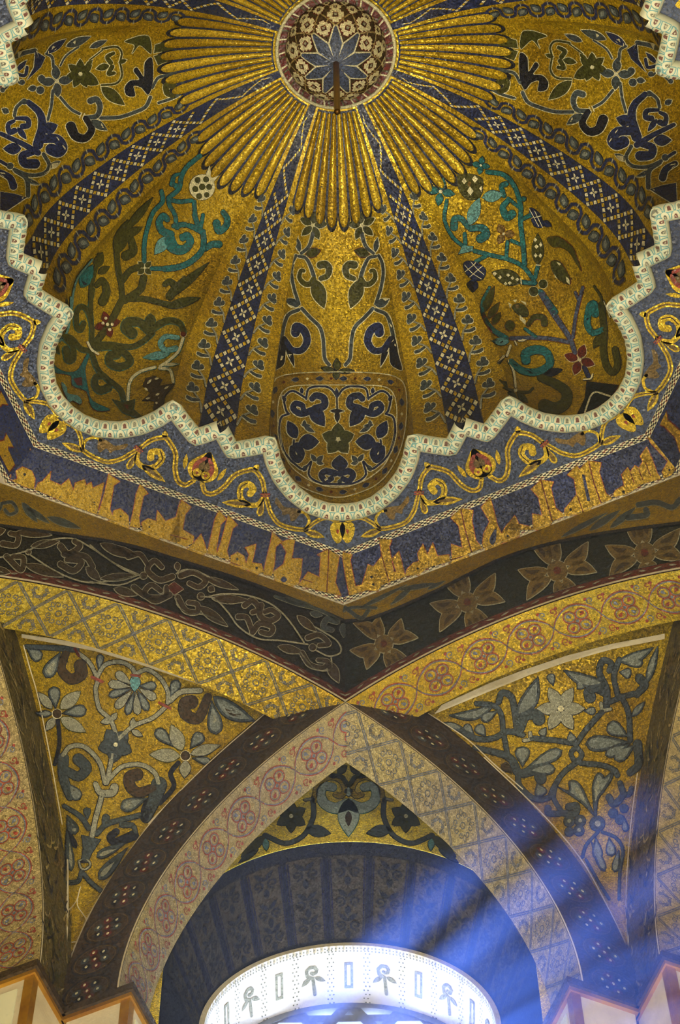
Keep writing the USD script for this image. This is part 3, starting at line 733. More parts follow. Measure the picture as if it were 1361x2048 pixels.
d.run('''
st teal 72 62 0,640 150,622 300,560 430,440 460,330 450,200
st teal 96 60 30,300 80,400 200,430 290,360 270,270 200,255
st teal 64 84 480,400 560,350 640,350
st teal 90 60 610,100 640,190 720,140 740,50 690,-30
st teal 50 100,130 220,110 330,150 420,200
st teal 40 340,0 410,180 450,0
lf olive 100 20,1000 530,560
lf olive 110 10,1095 425,985
lf olive 80 90,960 240,720
st olive 100 60 60,960 120,860 60,790 0,820
''').done()
d = Draw(GA, PA, (60, 580, 4.003), out='teal', ow=.9)
d.run('''
st olive/ink 52 730,90 660,230 580,350 510,440
fl maroon/umber 617,278 108 4 -105 62
ci white/-/2 13 603,228
ci white/-/2 13 580,268
ci white/-/2 13 655,278
ci white/-/2 14 635,320
st olive 36 46 490,420 490,280 450,160 400,135 365,190 370,290 400,320 425,270
st olive 34 490,250 480,120 500,0
st white/maroon 18 458,420 490,480 545,515
st olive 42 520,440 650,440 800,460 900,420 980,350
st olive 60 88 960,340 880,265 790,260 765,305 815,350
lf olive 88 962,290 966,190
st olive 62 40 980,310 1100,250 1200,270 1235,340
ci maroon/white 24 1232,355
st olive 44 70 530,470 650,460 760,510 800,580 720,620 640,590 640,530 695,520
st teal_pale 34 44 1185,385 1090,375 1045,430 1090,485 1170,470
lf teal_pale 64 1120,515 905,545
st white 22 1230,390 1190,500 1100,580 1045,615
st white 22 1005,622 880,660 800,740 785,890
st white 22 1040,630 1125,645 1152,740
lf white 26 1055,605 1200,596
pg umber/ink 905,770 930,710 1000,695 1060,720 1030,775 1110,760 1160,755 1080,860 1070,960 990,960 1000,890 900,890 970,830
lf white/-/2 20 940,760 980,720
lf white/-/2 18 1000,720 1040,712
lf white/-/2 18 920,790 950,815
lf white/-/2 18 1010,850 1045,835
lf white/-/2 16 1080,800 1120,775
lf white/-/2 16 930,880 970,870
ci white/-/2 14 1045,872
ci white/-/2 10 1018,912
st olive 44 490,510 540,640 620,720 720,800 750,880
st olive 44 66 590,690 530,700 515,760 560,810 625,785
pg olive/teal 658,880 740,902 842,880 830,960 940,1050 860,1032 740,985
pg maroon/-/2 745,920 790,930 790,970
st olive 42 470,490 400,470 330,390 270,370
st olive 38 62 270,390 335,450 340,550 300,560 285,480
bl teal/maroon 160,570 220,630 300,660 380,640 450,520 470,540 440,640 460,780 500,890 640,960 560,975 490,940 450,820 340,770 320,690 220,670 170,640
pg maroon/-/2 340,715 410,700 415,770 375,770
bl teal_pale/maroon 250,740 290,780 300,830 380,850 412,890 395,920 340,890 310,905 285,860 255,790
bl umber/ink 150,330 180,180 260,60 300,100 280,300 220,400 150,380
lf white/-/2 12 200,230 215,200
lf white/-/2 12 235,240 250,205
lf white/-/2 12 220,180 235,150
lf white/-/2 10 190,190 205,160
st teal_pale/ink 18 325,60 320,200 290,340 230,410
pg olive 115,390 220,440 235,515 150,480
''').done()
d = Draw(GA, PA, (0, 0, 1.944), out='ink', ow=.8)
d.run('''
ci white 50 785,728
pg white 815,640 822,690 852,682 826,712 795,690
ci olive/-/2 13 785,727
ci olive/-/2 12 758,735
ci olive/-/2 12 812,727
ci olive/-/2 12 767,700
ci olive/-/2 12 800,698
ci olive/-/2 12 773,763
ci olive/-/2 11 803,758
''').done()

GB = GORE[45]; PB = Patch(GP[45])
d = Draw(GB, PB, (860, 320, 3.78), out='ink', ow=.9)
d.run('''
fl teal 84,240 110 4 -80 58
st teal 26 130,310 112,450 170,580 260,660
pg teal_pale 215,715 250,650 330,655 325,690
st teal 28 270,640 265,560
lf teal_pale 92 300,495 378,285
st teal 34 56 290,510 240,445 190,450 185,510
st teal 44 66 310,520 400,515 428,565 385,595
st teal 30 340,690 460,720 590,750 700,800 770,880 800,930
st teal 28 800,890 822,800
st teal 34 720,790 710,650 690,480 690,340 640,190 560,110 440,90
lf teal_pale 88 400,285 562,258
st teal 30 40 565,270 545,200 580,180
st teal 36 62 600,300 555,360 585,430 625,410
st teal 24 595,290 680,360
lf teal 40 695,300 735,285
fl teal 390,40 70 4 -80 44
bl olive 215,115 300,105 395,140 402,230 370,290 290,300 225,230
pg white/-/2 265,135 283,162 263,185 245,160
pg white/-/2 345,115 370,145 345,172 322,145
pg white/-/2 308,200 335,235 310,268 285,235
pg white/-/2 395,195 402,215 395,245 378,215
pg bronze/-/2 303,155 320,180 303,205 287,180
st teal 26 580,740 590,620
st teal 26 690,640 620,610
fl bronze/maroon 562,560 82 3 -120 56
lf olive 92 820,790 820,555
pg white/-/2 803,587 818,604 803,621 788,604
pg white/-/2 812,637 828,655 812,673 796,655
pg white/-/2 845,620 858,640 845,660 832,640
pg white/-/2 842,705 856,723 842,741 828,723
pg white/-/2 806,705 820,723 806,741 792,723
st white/-/2 9 808,795 842,797
lf olive 118 695,922 470,850
pg white/-/2 492,848 512,862 492,880 476,862
pg white/-/2 533,874 548,890 533,906 518,890
pg white/-/2 595,860 610,874 595,888 580,874
pg white/-/2 628,880 643,895 628,910 613,895
pg white/-/2 575,925 590,940 575,950 560,940
pg white/-/2 607,918 622,934 607,948 592,934
pg white/-/2 665,892 680,906 665,920 650,906
st white/-/2 9 692,898 696,942
st teal 32 700,925 790,935
bl navy 258,780 330,768 420,825 405,900 340,912 272,860
st white/-/2 6 262,800 320,860 390,905
st white/-/2 6 310,775 360,830 410,870
st white/-/2 6 265,850 330,800 350,775
st white/-/2 6 300,890 370,830 400,805
lf navy 84 325,905 322,1005
st teal 26 350,770 440,720
bl navy 758,365 830,400 862,500 790,495
st white/-/2 6 760,370 830,500
st white/-/2 6 800,385 860,510
st white/-/2 6 775,440 850,420
lf navy 46 855,465 925,500
st teal 30 700,450 775,412
ci olive/white 34 860,938
ci olive/white 37 788,995
st teal 44 840,1000 900,1080 950,1150
bl olive/maroon 890,590 980,580 1080,650 1120,740 1150,840 1060,700 990,660 930,655
bl olive/maroon 920,770 990,770 1060,880 1065,940 1000,920 935,850
pg white/-/2 965,770 1000,785 985,800
pg white/-/2 945,860 975,905 955,890
pg white/-/2 1035,880 1060,900 1065,945 1040,920
''').done()
d = Draw(GB, PB, (940, 560, 4.003), out='ink', ow=.9)
d.run('''
st teal/maroon 44 20 290,470 180,400 110,290 100,180 160,60
lf olive/maroon 72 100,270 200,50
lf olive/maroon 56 145,310 240,180
lf olive/maroon 56 180,360 248,262
bl olive 340,220 400,190 460,230 465,290 400,285
pg white/-/2 400,282 450,330 447,365 402,322
pg white/-/2 405,168 450,180 458,212
pg white/-/2 345,165 382,160 368,188
pg white/-/2 310,185 338,200 322,235
ci bronze/-/2 18 382,215
st olive/maroon 34 56 470,360 520,300 590,305 600,350
st teal 24 445,395 540,465
ci olive/maroon 42 322,368
st navy_light/maroon 52 36 580,110 680,280 800,460 845,585
st navy_light/maroon 26 830,460 850,300 880,170 910,60
st navy_light/maroon 22 880,170 850,100
st navy_light/maroon 30 790,500 700,480 560,465 330,470
lf teal_pale 64 315,496 175,496
st white/ink 12 345,460 375,522
lf white/ink 26 378,488 462,480
st white/ink 20 325,530 295,612
st white/ink 22 270,615 235,672
st white/ink 18 310,650 350,740 365,860
lf olive 44 345,900 262,965
lf olive 56 352,905 340,1050
lf olive 48 380,905 465,985
st olive 22 16 340,890 270,865 245,820
st olive 22 16 390,900 470,900 505,870
ci white/-/2 15 362,890
st teal 50 74 330,660 420,730 540,740 640,680 620,590 540,560 450,590 450,645
lf ink 64 590,760 745,720
st olive 60 104 570,785 680,830 775,900 765,990 680,1035 600,1010
st navy/ink 34 920,700 952,772
fl maroon/white 882,642 130 4 -72 74
st white/ink 13 915,800 970,795 988,758
pg green_black/maroon 940,815 1195,845 1130,960 930,1075 855,1095 925,950
st white/-/2 14 925,1070 995,910 1140,940
st teal 44 62 1065,400 990,425 945,350 965,220 1000,195 1010,270
st olive 54 1060,200 1080,400 1075,560 1100,690 1150,740 1190,680 1170,560
lf olive 66 1060,440 995,548
st olive 16 1000,50 1060,150 1060,300
st white/ink 7 1080,170 1130,300
''').done()

# the lobes at left and right carry the same plant, turned over
E_TEXT = '''
fl slate 402,472 118 4 -95 62
lf slate 44 260,518 195,530
ci slate 27 295,455
ci slate 29 285,537
st slate 20 375,540 365,650 340,750
st slate 20 430,590 500,670 570,710
st slate 20 380,370 370,300 330,275
pg navy 250,255 322,300 290,370 190,465 240,370
st slate 13 430,360 470,290 560,225
st white/-/2 8 565,740 582,700
st white/-/2 8 585,742 602,705
st ink 40 72 610,740 655,820 610,885 540,870 505,800
st slate 30 46 620,735 690,725 715,660 690,605 645,615
lf slate 60 650,755 768,830
st slate 26 720,740 850,735 960,700 1040,660 1075,590
bl ink 1060,570 1092,480 1088,310 1035,340 1028,440 980,375 955,400 995,460 930,470 890,520 905,575 965,580 955,510 1010,520
st slate 20 1090,520 1130,450 1200,430 1290,385
st slate 20 1220,430 1300,470 1310,540 1250,590 1135,630
st olive 34 52 1240,580 1195,560 1190,505 1235,505
pg olive 1100,272 1110,212 1170,193 1245,245
pg olive 1100,292 1242,256 1200,330 1130,357
bl olive 1010,145 1070,160 1080,275 1000,215 945,275 960,215 893,190 930,168
fl olive 572,420 108 7 -90 58
lf olive 80 600,440 705,495
lf olive 32 610,370 662,318
st olive 9 640,320 730,250
st olive 14 730,240 830,225 870,270 858,340 872,430 830,490 725,502
lf olive 50 780,360 683,385
st olive 34 26 790,340 765,300 810,272
st olive 34 26 800,370 775,420 815,415
lf olive 34 845,340 908,320
lf olive 84 722,515 892,648
st navy 76 40 270,930 300,800 280,700 200,625
lf navy 88 300,830 412,790
st navy 60 84 290,890 400,890 445,950 415,985 365,965
st slate 24 170,610 115,660 100,720
st navy 26 44 110,740 190,745 200,790 160,800
st navy 26 44 95,760 55,785 65,840 100,830
lf navy 44 120,805 188,895
lf slate 44 60,700 8,670
ci slate 21 170,620
st navy 44 30 270,990 150,920 0,850
lf navy 84 150,960 18,960
st navy 48 72 230,985 160,1010 175,1065 250,1070
st slate 26 310,1000 352,1080 310,1140 200,1150 100,1110
lf slate 42 350,1100 432,1050
ci slate 25 70,1085
st navy 24 0,1050 50,1080
st slate 32 110,1120 190,1180 200,1300
pg navy 0,1270 100,1285 192,1312 60,1400 0,1433
st navy 56 40 95,1230 70,1170 0,1130
lf slate 36 190,1180 282,1222
lf navy 36 110,405 190,320
st navy 26 100,430 45,455 30,415
st navy 24 110,420 175,430 190,372
st slate 13 100,450 140,490
ci slate 20 155,480
st slate 11 90,470 30,530
ci slate 18 15,535
lf slate 60 470,222 650,150
lf slate 44 640,232 765,178
lf navy 54 330,270 472,168
st slate 30 60,330 150,275 250,250
'''
PC = Patch(GP[-90])
refl = lambda P: P*np.array([-1., 1, 1])
d = Draw(GORE[-90], PC, (0, 30, 3.58), out='white', ow=1.3, post=[(None, GORE[-90]), (refl, GORE[90])])
d.run(E_TEXT).done()

# ------------------------------------------------------------------ scrolls on the soffit plate, same on every side
def rotz(a):
    c, s_ = math.cos(math.radians(a)), math.sin(math.radians(a)); M = np.array([[c, s_, 0], [-s_, c, 0], [0, 0, 1]]); return lambda P: P@M.T
def mirror_at(phi):
    n = np.array([math.cos(math.radians(phi)), -math.sin(math.radians(phi)), 0]); return lambda P: P-2*(P@n)[:, None]*n
posts = []
for k in range(8):
    a = 45*k if k <= 4 else 45*k-360
    if abs(a) > 100: continue
    posts += [(rotz(a), T_plate), ((lambda R_, M_: (lambda P: R_(M_(P))))(rotz(a), mirror_at(0)), T_plate)]
d = Draw(T_plate, Plane((0, 0, 1), 0.), (360, 870, 4.124), out='gold_bright', ow=.1, post=posts, off=.0015)
d.run('''
heart=bl gold_bright 1303,715 1262,722 1240,770 1262,850 1303,892 1344,850 1366,770 1344,722
heart_centre=bl red/-/2 1303,775 1290,785 1303,812 1316,785
st gold_bright/- 36 1303,702 1200,680 1110,720 1040,780
st bronze/-/2 9 1303,702 1200,680 1110,720 1040,780
lf gold_bright/- 64 1020,785 1198,842
lf bronze/-/2 30 1040,790 1170,828
st gold_bright/- 40 1040,780 940,770 820,730 750,640 720,540 700,480
st bronze/-/2 11 1040,780 940,770 820,730 750,640 720,540 700,480
st gold_bright/- 24 1040,770 1068,700 1030,640 980,630
bl bronze/gold_bright/1 1000,622 930,600 860,590 800,515 788,560 840,620 848,660 900,650 915,705 960,690
st red/-/3 12 668,482 742,482
st red/-/3 10 668,500 742,500
st gold_bright/- 42 700,470 680,370 620,290 560,288 450,330 370,420 280,480 210,470 185,400
st bronze/-/2 12 700,470 680,370 620,290 560,288 450,330 370,420 280,480 210,470 190,410
lf gold_bright/- 50 610,290 655,240
dr gold_bright/- 60 692,515 652,668
dr bronze/-/2 34 688,545 656,650
st gold_bright/- 40 60 680,525 640,572 560,570 500,510 505,430 560,400 605,440 580,480
st umber/-/2 8 500,510 500,430 560,390
lf gold_bright/- 70 590,570 345,552
lf bronze/-/2 32 560,565 380,552
bl gold_bright/- 250,138 180,190 115,260 100,320 145,370 215,392 290,360 318,300 300,230
bl red/-/2 240,185 150,270 140,320 185,345 215,300 250,345 282,300 280,240
bl bronze/-/3 232,220 195,270 215,300 250,270
ci gold_bright/-/3 36 213,328
ci red/-/4 12 213,330
lf gold_bright/- 40 310,375 388,268
''').done()

# ------------------------------------------------------------------ kufic lettering and chequered borders of the inscription band
LET = {
 -1: [((0, 860, 3.78), '''
letter=pg gold_dull 90,385 130,370 120,310 170,280 240,310 265,370 255,450 180,430
letter=pg gold_dull 265,450 290,400 320,390 385,315 375,380 460,420 520,370 555,460 570,400 640,375 650,420 690,395 700,440 785,400 760,520 730,640 560,580
letter=pg gold_dull 820,335 905,390 860,420 830,600 850,650 860,610 910,595 970,650 975,740 940,750 790,700 840,680 740,640 790,480
letter=pg gold_dull 1060,410 1120,480 1085,500 1050,660 1060,740 980,730 1010,600 1030,480
letter=pg gold_dull 1030,780 1080,760 1070,700 1120,670 1180,690 1190,610 1250,690 1330,660 1361,540 1361,850 1210,820 1190,835
letter=pg gold_dull 220,40 230,150 180,150 80,280 80,360 30,310 30,280
letter=pg gold_dull 0,90 45,110 55,220 20,280 0,300
ci ink/-/2 11 186,338
ci ink/-/2 8 912,655
ci ink/-/2 7 1128,735
'''), ((340, 980, 3.78), '''
letter=pg gold_dull 85,75 160,130 115,185 95,300 180,350 175,400 120,430 0,390 0,330 20,320 65,180
letter=pg gold_dull 110,465 170,410 235,335 260,400 280,470 235,515
letter=pg gold_dull 370,155 425,220 385,260 350,450 360,500 280,480 300,400 340,220
letter=pg gold_dull 440,190 510,265 475,290 430,460 450,530 350,500 390,380 425,250
letter=pg gold_dull 415,575 455,560 460,500 510,470 560,500 575,560 600,490 570,435 650,410 640,470 620,550 690,560 710,620 660,640 610,620 580,600 570,640 490,610
letter=pg gold_dull 775,320 850,390 800,430 790,560 770,650 705,640 730,520 760,400
letter=pg gold_dull 840,400 880,380 945,375 920,520 1000,520 990,640 970,710 910,740 840,730 790,680 780,620 860,560 880,470
bl navy/maroon/2 835,680 860,655 885,680 860,700
letter=pg gold_dull 970,720 1045,620 1130,660 1140,500 1115,490 1195,450 1280,500 1250,700 1295,800 1180,775
st maroon/-/2 8 1200,455 1195,600 1185,770
ci ink/-/2 11 508,524
ci ink/-/2 10 655,590
st maroon/-/2 7 460,550 530,575
st maroon/-/2 7 1000,675 1075,700
st maroon/-/2 7 0,340 130,375
''')],
 0: [((680, 980, 3.78), '''
letter=pg gold_dull 15,470 95,490 80,530 110,680 120,730 170,715 185,670 215,565 255,580 320,500 300,370 395,380 375,430 410,620 430,620 395,520 450,465 495,650 500,655 380,695 320,720 290,765 200,760 75,800 45,650
st maroon/-/2 8 320,500 350,610 375,690
letter=pg gold_dull 495,650 510,600 560,550 600,540 590,480 630,410 665,490 705,400 740,500 825,490 835,540 660,590 600,645
letter=pg gold_dull 815,595 850,520 845,410 930,440 900,270 840,210 920,140 1010,155 1000,230 1030,380 1080,440 980,480 970,540
st maroon/-/2 9 918,150 950,300 1000,470
st maroon/-/2 7 840,530 930,505
letter=pg gold_dull 1070,130 1140,60 1165,150 1195,270 1225,330 1260,270 1330,200 1361,270 1361,350 1300,390 1230,400 1190,470 1120,480 1080,420 1090,330 1135,240
bl navy/maroon/2 1135,370 1185,290 1180,390 1150,415
ci ink/-/2 11 242,660
ci ink/-/2 10 255,715
ci ink/-/2 9 592,595
ci ink/-/2 10 1272,348
'''), ((1001, 820, 3.78), '''
letter=pg gold_dull 40,890 110,800 130,860 220,880 250,900 245,785 320,800 290,660 235,600 310,530 405,545 385,590 420,740 490,800 400,840 360,907 40,907
st maroon/-/2 9 310,535 350,680 395,840
letter=pg gold_dull 485,800 490,750 580,640 560,520 510,490 580,420 600,450 665,385 765,400 750,470 800,630 850,670 770,710 690,740 660,820 610,820 580,790 520,805
pg navy/maroon/2 620,490 640,490 685,690 660,690
st maroon/-/2 9 672,392 710,550 765,705
st maroon/-/2 7 585,650 630,775
letter=pg gold_dull 850,660 870,610 940,570 920,490 965,435 985,470 1020,420 1050,440 1080,390 1060,350 1110,280 1150,370 1190,480 1220,520 1080,560 960,640
st maroon/-/2 7 990,480 1015,555
st maroon/-/2 7 1050,450 1080,530
st maroon/-/2 7 1100,400 1140,500
letter=pg gold_dull 1160,110 1240,100 1235,160 1361,270 1361,320 1230,200
letter=pg gold_dull 1105,180 1170,175 1165,230 1290,370 1361,320 1361,400 1300,490 1240,520 1225,470 1270,390 1140,250
ci ink/-/2 10 535,755
ci ink/-/2 11 935,620
ci ink/-/2 9 1282,455
''')]}
KEYP = {-1: 0, 0: 1}
for side, blocks in LET.items():
    k = KEYP[side]
    for fr, txt in blocks: Draw(PANEL[k], PL_INS[k], fr, out='red', ow=1.3, off=.0012).run(txt).done()
# beyond the two corners the lettering runs on: a few upright strokes on the neighbouring panels
for k in (-1, 2):
    a, b, c_, e_ = OT[k-1], OT[k], OB[k], OB[k-1]
    def pf(uv, a=a, b=b, c_=c_, e_=e_): u, v = uv[..., :1], uv[..., 1:]; return (a*(1-u)+b*u)*(1-v)+(e_*(1-u)+c_*u)*v
    d = Draw(PANEL[k], Param(pf, 1e-3), out='maroon', ow=.004, step=.01, maxe=.2, off=.0012)
    for i in range(9):
        x = .06+.105*i; h = (.2, .45, .2, .5, .25)[i % 5]
        d.add(Polygon([(x, h), (x+.045, h), (x+.03, h+.1), (x+.035, .62), (x+.085, .64), (x+.085, .82), (x-.01, .82), (x+.01, .6), (x+.008, h+.1)]), 'letter', 'gold_dull')
    d.done()
for k in (-1, 0, 1, 2):
    a, b, c_, e_ = OT[k-1], OT[k], OB[k], OB[k-1]; nn = PL_INS[k].n*np.sign((CAM@PL_INS[k].n)-PL_INS[k].d)
    f = lambda u, v: (a*(1-u)+b*u)*(1-v)+(e_*(1-u)+c_*u)*v
    for v0, v1, nm in ((-.0, .125, 'upper'), (.875, 1., 'lower')):
        q = np.array([f(u, v) for u, v in ((0, v0), (1, v0), (1, v1), (0, v1))])+nn*.0012
        part(PANEL[k], 'chequer_border', (q, [[0, 1, 2], [0, 2, 3]]), 'white')
        n, dark = 104, {'ink': [], 'maroon': []}
        for i in range(n):
            for r in range(4):
                if (i+r) % 2: continue
                h = (v1-v0)/4.6; vv = v0+h*(.3+r); q = np.array([f(u, v) for u, v in ((i/n, vv), ((i+1)/n, vv), ((i+1)/n, vv+h), (i/n, vv+h))])+nn*.0018
                dark['maroon' if (i//2+r) % 3 == 0 else 'ink'].append((q, np.array([[0, 1, 2], [0, 2, 3]])))
        for m_, ms in dark.items(): part(PANEL[k], 'chequer_squares', cat_(ms), m_, False, None, 'stuff')

# ------------------------------------------------------------------ spandrel faces of the two front arches
RA, RBB, RC, RD = (ARCH[t] for t in (-22.5, 22.5, -67.5, 67.5))
def face_fn(rb, d=None):   # x along the arch (units, at radius RHO), y radius outward from the arch edge
    def fn(uv): a = uv[..., 0]/RHO; r = RHO+uv[..., 1]; return rb.at(r*np.sin(a), ZC+r*np.cos(a), d)
    return Param(fn, 1e-4)
for A in (RA, RBB):
    rb = A['rib']; top = Draw(A['T'], rb.plane, off=.0004)
    if A is RA: line = [(-40, 1040), (0, 1052), (130, 1070), (250, 1090), (334, 1114), (480, 1160), (600, 1205), (690, 1243)]
    else: line = [(690, 1243), (748, 1236), (867, 1186), (1016, 1114), (1175, 1073), (1361, 1047), (1400, 1044)]
    up = [tuple(proj(rb.at(s_, -HB-.003))) for s_ in np.linspace(A['sr'], A['sl'], 12)] if A is RA else [tuple(proj(rb.at(s_, -HB-.003))) for s_ in np.linspace(A['sr'], A['sl'], 12)]
    line = [tuple(p) for p in spline(line, 12)]
    top.emit(Polygon(line+up).buffer(0), 'gold_fillet', 'gold_dull', .0012)
    top.emit(LineString(line).buffer(3.), 'fillet_edge', 'ink', .0022)
    d = Draw(A['T'], face_fn(rb), out='-', step=.006, maxe=.04)
    a0, a1 = math.asin(A['sl']/RHO)*RHO, math.asin(A['sr']/RHO)*RHO
    d.emit(box(a0, .001, a1, .040), 'maroon_border', 'maroon', .001)
    d.emit(box(a0, -.0005, a1, .0075), 'arch_edge', 'stucco', .003)
    n = 26
    for i in range(n):
        x = a0+(a1-a0)*(i+.5)/n; sg = 1 if i % 2 else -1
        d.add(lens((x-.010, .024-.004*sg), (x+.010, .024+.004*sg), .0075, 'lf'), 'border_lozenge', 'silver', '-', lvl=2)
SC = dict(out='silver_line', ow=1.5)
d = Draw(RA['T'], RIBS[-22.5].plane, (180, 1080, 2.617), **SC)
d.run('''
st silver_line/- 8 580,300 650,310 720,380 780,460 880,520 1000,530 1140,550
st silver_line/- 8 620,300 700,285 820,293 930,330 1000,380 1060,450 1120,540
lf umber 44 640,310 830,318
st umber 30 24 810,345 850,320 885,365 850,382
st umber 30 24 895,345 890,400 940,427 985,400 950,370 915,380
st umber 28 24 775,405 820,410 845,470
st umber 30 24 850,485 890,440 955,460 940,495 895,485
ci umber 18 580,298
ci umber 18 1165,565
lf umber 42 1085,400 1185,482
st umber 28 22 1140,515 1200,500 1250,545 1200,555
st silver_line/- 8 1180,460 1290,530 1312,590 1250,612 1180,580
lf umber 42 985,560 1115,592
st umber 28 22 1110,595 1150,655 1220,672 1245,640 1195,632
lf umber 54 1250,640 1302,750
st silver_line/- 8 1100,590 1180,680 1260,680 1262,620
pg maroon 440,222 488,260 440,290 402,250
st umber 30 24 475,190 540,172 605,212 570,250 520,230
st umber 30 24 430,195 360,212 300,160 335,112 375,145
st umber 30 24 415,290 340,322 285,280 320,238 370,270
st umber 30 24 460,305 500,372 560,380 560,340 515,330
lf umber 38 600,200 775,262
lf umber 48 570,350 720,455
st silver_line/- 8 450,310 460,350 520,390 600,395 700,440
st silver_line/- 8 450,180 500,158 570,172 680,225
st silver_line/- 8 270,190 180,160 60,80 0,30
st silver_line/- 8 270,195 150,240 0,222
lf umber 42 125,258 245,292
lf umber 36 110,38 245,82
lf umber 38 55,205 245,188
st umber 28 22 200,90 260,78 300,130
st umber 30 24 230,250 300,300 390,300 400,250
ci umber 18 280,190
lf umber 30 455,120 460,165
lf umber 34 620,250 650,270
''').done()
d = Draw(RA['T'], RIBS[-22.5].plane, (0, 780, 1.944), **SC)
d.run('''
st silver_line/- 6 -30,660 100,630 180,590 280,580 360,620 450,680 550,725
st silver_line/- 6 110,640 220,710 330,750 430,745 540,722
st umber 24 20 235,610 265,640 310,610 290,590
st umber 24 20 235,680 285,705 315,670 260,662
st umber 24 20 250,640 330,650 360,690
lf umber 34 335,690 390,745
lf umber 38 390,600 520,655
st umber 22 18 10,600 60,605 70,570 40,560
lf umber 28 60,555 200,566
st umber 22 18 25,650 80,702 90,655 50,650
lf umber 36 95,680 245,728
lf umber 30 120,610 230,590
ci umber 10 110,632
lf umber 30 -30,700 40,712
lf umber 30 -30,560 20,545
''').done()
for fr, txt in (((180, 1080, 2.617), '''
lf slate 30 990,308 1170,350
st slate 16 970,300 1080,340 1200,370 1290,420
st slate 34 24 1290,430 1240,420 1220,460 1265,475
lf slate 40 1325,440 1328,515
lf slate 34 1150,385 1215,400
'''), ((0, 860, 3.78), '''
st slate 22 20,560 90,555 125,620 70,645 35,610
lf slate 56 165,555 280,705
lf slate 44 195,590 372,712
lf slate 56 355,665 610,752
st slate 18 -40,640 0,600 10,560
''')): Draw(RA['T'], RIBS[-22.5].plane, fr, out='silver', ow=.9, off=.0022).run(txt).done()
Draw(RBB['T'], RIBS[22.5].plane, (661, 780, 1.944), out='silver', ow=.8, off=.0022).run('''
lf slate 16 110,855 300,760
lf slate 20 320,770 235,840
lf slate 20 270,780 420,755
lf slate 14 380,778 450,745
st slate 10 20,880 80,850 180,850
st slate 14 60,850 120,890 150,860
lf slate 20 900,575 1080,480
lf slate 26 1010,550 1130,470
lf slate 26 1090,540 1190,460
st slate 20 1200,450 1270,440 1330,460 1361,430
st slate 22 1160,500 1230,490 1230,470
''').done()
rb = RBB['rib']
aa = np.linspace(RBB['sl'], RBB['sr'], 60)
zone = Polygon([tuple(q) for q in proj(rb.at(aa, ZC+np.sqrt((RHO+.042)**2-aa**2)))]+[tuple(q) for q in spline([(1400, 1048), (1361, 1051), (1175, 1077), (1016, 1118), (867, 1190), (748, 1240), (690, 1247)], 12)][::(1 if proj(rb.at(aa[-1:], 0.))[0, 0] > 900 else -1)]).buffer(0)
d = Draw(RBB['T'], RIBS[22.5].plane, (0, 0, 1.), out='silver_line', ow=1.6, clip=zone)
for cx, cy, r, th, st in ((936, 1206, 80, -24, 1), (1116, 1143, 84, -21, 1), (1291, 1107, 86, -12, 1), (769, 1289, 74, -33, 1), (1450, 1090, 80, -5, 1)):
    for i in range(8):
        a = math.radians(th+22.5+45*i); L = r*(1.0 if i % 2 else .93)*(1 if abs(math.sin(a)) < .8 else .82); u = np.array([math.cos(a), math.sin(a)]); v = np.array([-u[1], u[0]])
        d.add(lens((cx+u[0]*r*.22, cy+u[1]*r*.22), (cx+u[0]*L, cy+u[1]*L), r*.34, 'lf', (.10*r if i % 2 else -.10*r)), 'petal', 'bronze')
        d.add(lens((cx+u[0]*r*.42, cy+u[1]*r*.42), (cx+u[0]*L*.85, cy+u[1]*L*.85), r*.10, 'lf', (.06*r if i % 2 else -.06*r)), 'petal_core', 'umber', '-', lvl=2)
    d.add(Point(cx, cy).buffer(r*.24), 'flower_centre', 'bronze'); d.add(Point(cx, cy).buffer(r*.09), 'flower_eye', 'maroon', '-', lvl=2)
d.done()

# ------------------------------------------------------------------ soffits: blue lattice on two arches, red roundel vines on the other two
def sof_fn(rb):   # x along the arch, y across (0 near edge .. WR)
    def fn(uv): return rb.sof(np.stack([uv[..., 0]/RHO, uv[..., 1]/WR], -1))
    return Param(fn, 1e-4)
def limits(A, y, side):
    """the part of the soffit that is not swallowed by the neighbour, between the mitres"""
    return None
def volute(cx, cy, r, a0, sg, n=9):
    return [(cx+r*(1-.75*i/(n-1))*math.cos(math.radians(a0+sg*400*i/(n-1))), cy+r*(1-.75*i/(n-1))*math.sin(math.radians(a0+sg*400*i/(n-1)))) for i in range(n)]
def lattice_soffit(A, ink, paler, x0, x1):
    d = Draw(A['soffit'], sof_fn(A['rib']), out='-', step=.004, maxe=.05, off=.0006)
    p = .118; h = WR; w = .0028; n0, n1 = math.floor(x0/p), math.ceil(x1/p); clip = box(x0, .002, x1, h-.002)
    def pool(geom, nm): 
        g = geom.intersection(clip)
        if not g.is_empty: d.pool(g, nm, ink)
    for i in range(n0, n1):
        xc = i*p
        for sg in (-1, 1):
            for off in (-.003, .003):
                pool(LineString([(xc+off, h/2 - sg*h/2), (xc+p+off, h/2+sg*h/2)]).buffer(w/2), 'lattice_lines')
        c = Point(xc+p/2, h/2).buffer(.006); pool(c, 'lattice_nodes')
        for cx, cy in ((xc, h/2), (xc+p/2, h*.13), (xc+p/2, h*.87)):
            m = 1 if cy == h/2 else .62
            for q in range(4):
                a = 45+90*q if cy == h/2 else (0, 180, 60 if cy < h/2 else -60, 120 if cy < h/2 else -120)[q]
                ux, uy = math.cos(math.radians(a)), math.sin(math.radians(a)); vx, vy = cx+ux*.020*m, cy+uy*.020*m
                for s2 in (-1, 1): pool(LineString(volute(vx-uy*.009*m*s2, vy+ux*.009*m*s2, .0085*m, a-90*s2, s2)).buffer(.0011), 'scrolls')
                pool(lens((vx, vy), (vx+ux*.016*m, vy+uy*.016*m), .008*m, 'lf').exterior.buffer(.0008), 'buds')
            if cy == h/2: pool(Point(cx, cy).buffer(.007).exterior.buffer(.0012), 'rosettes')
    d.done()
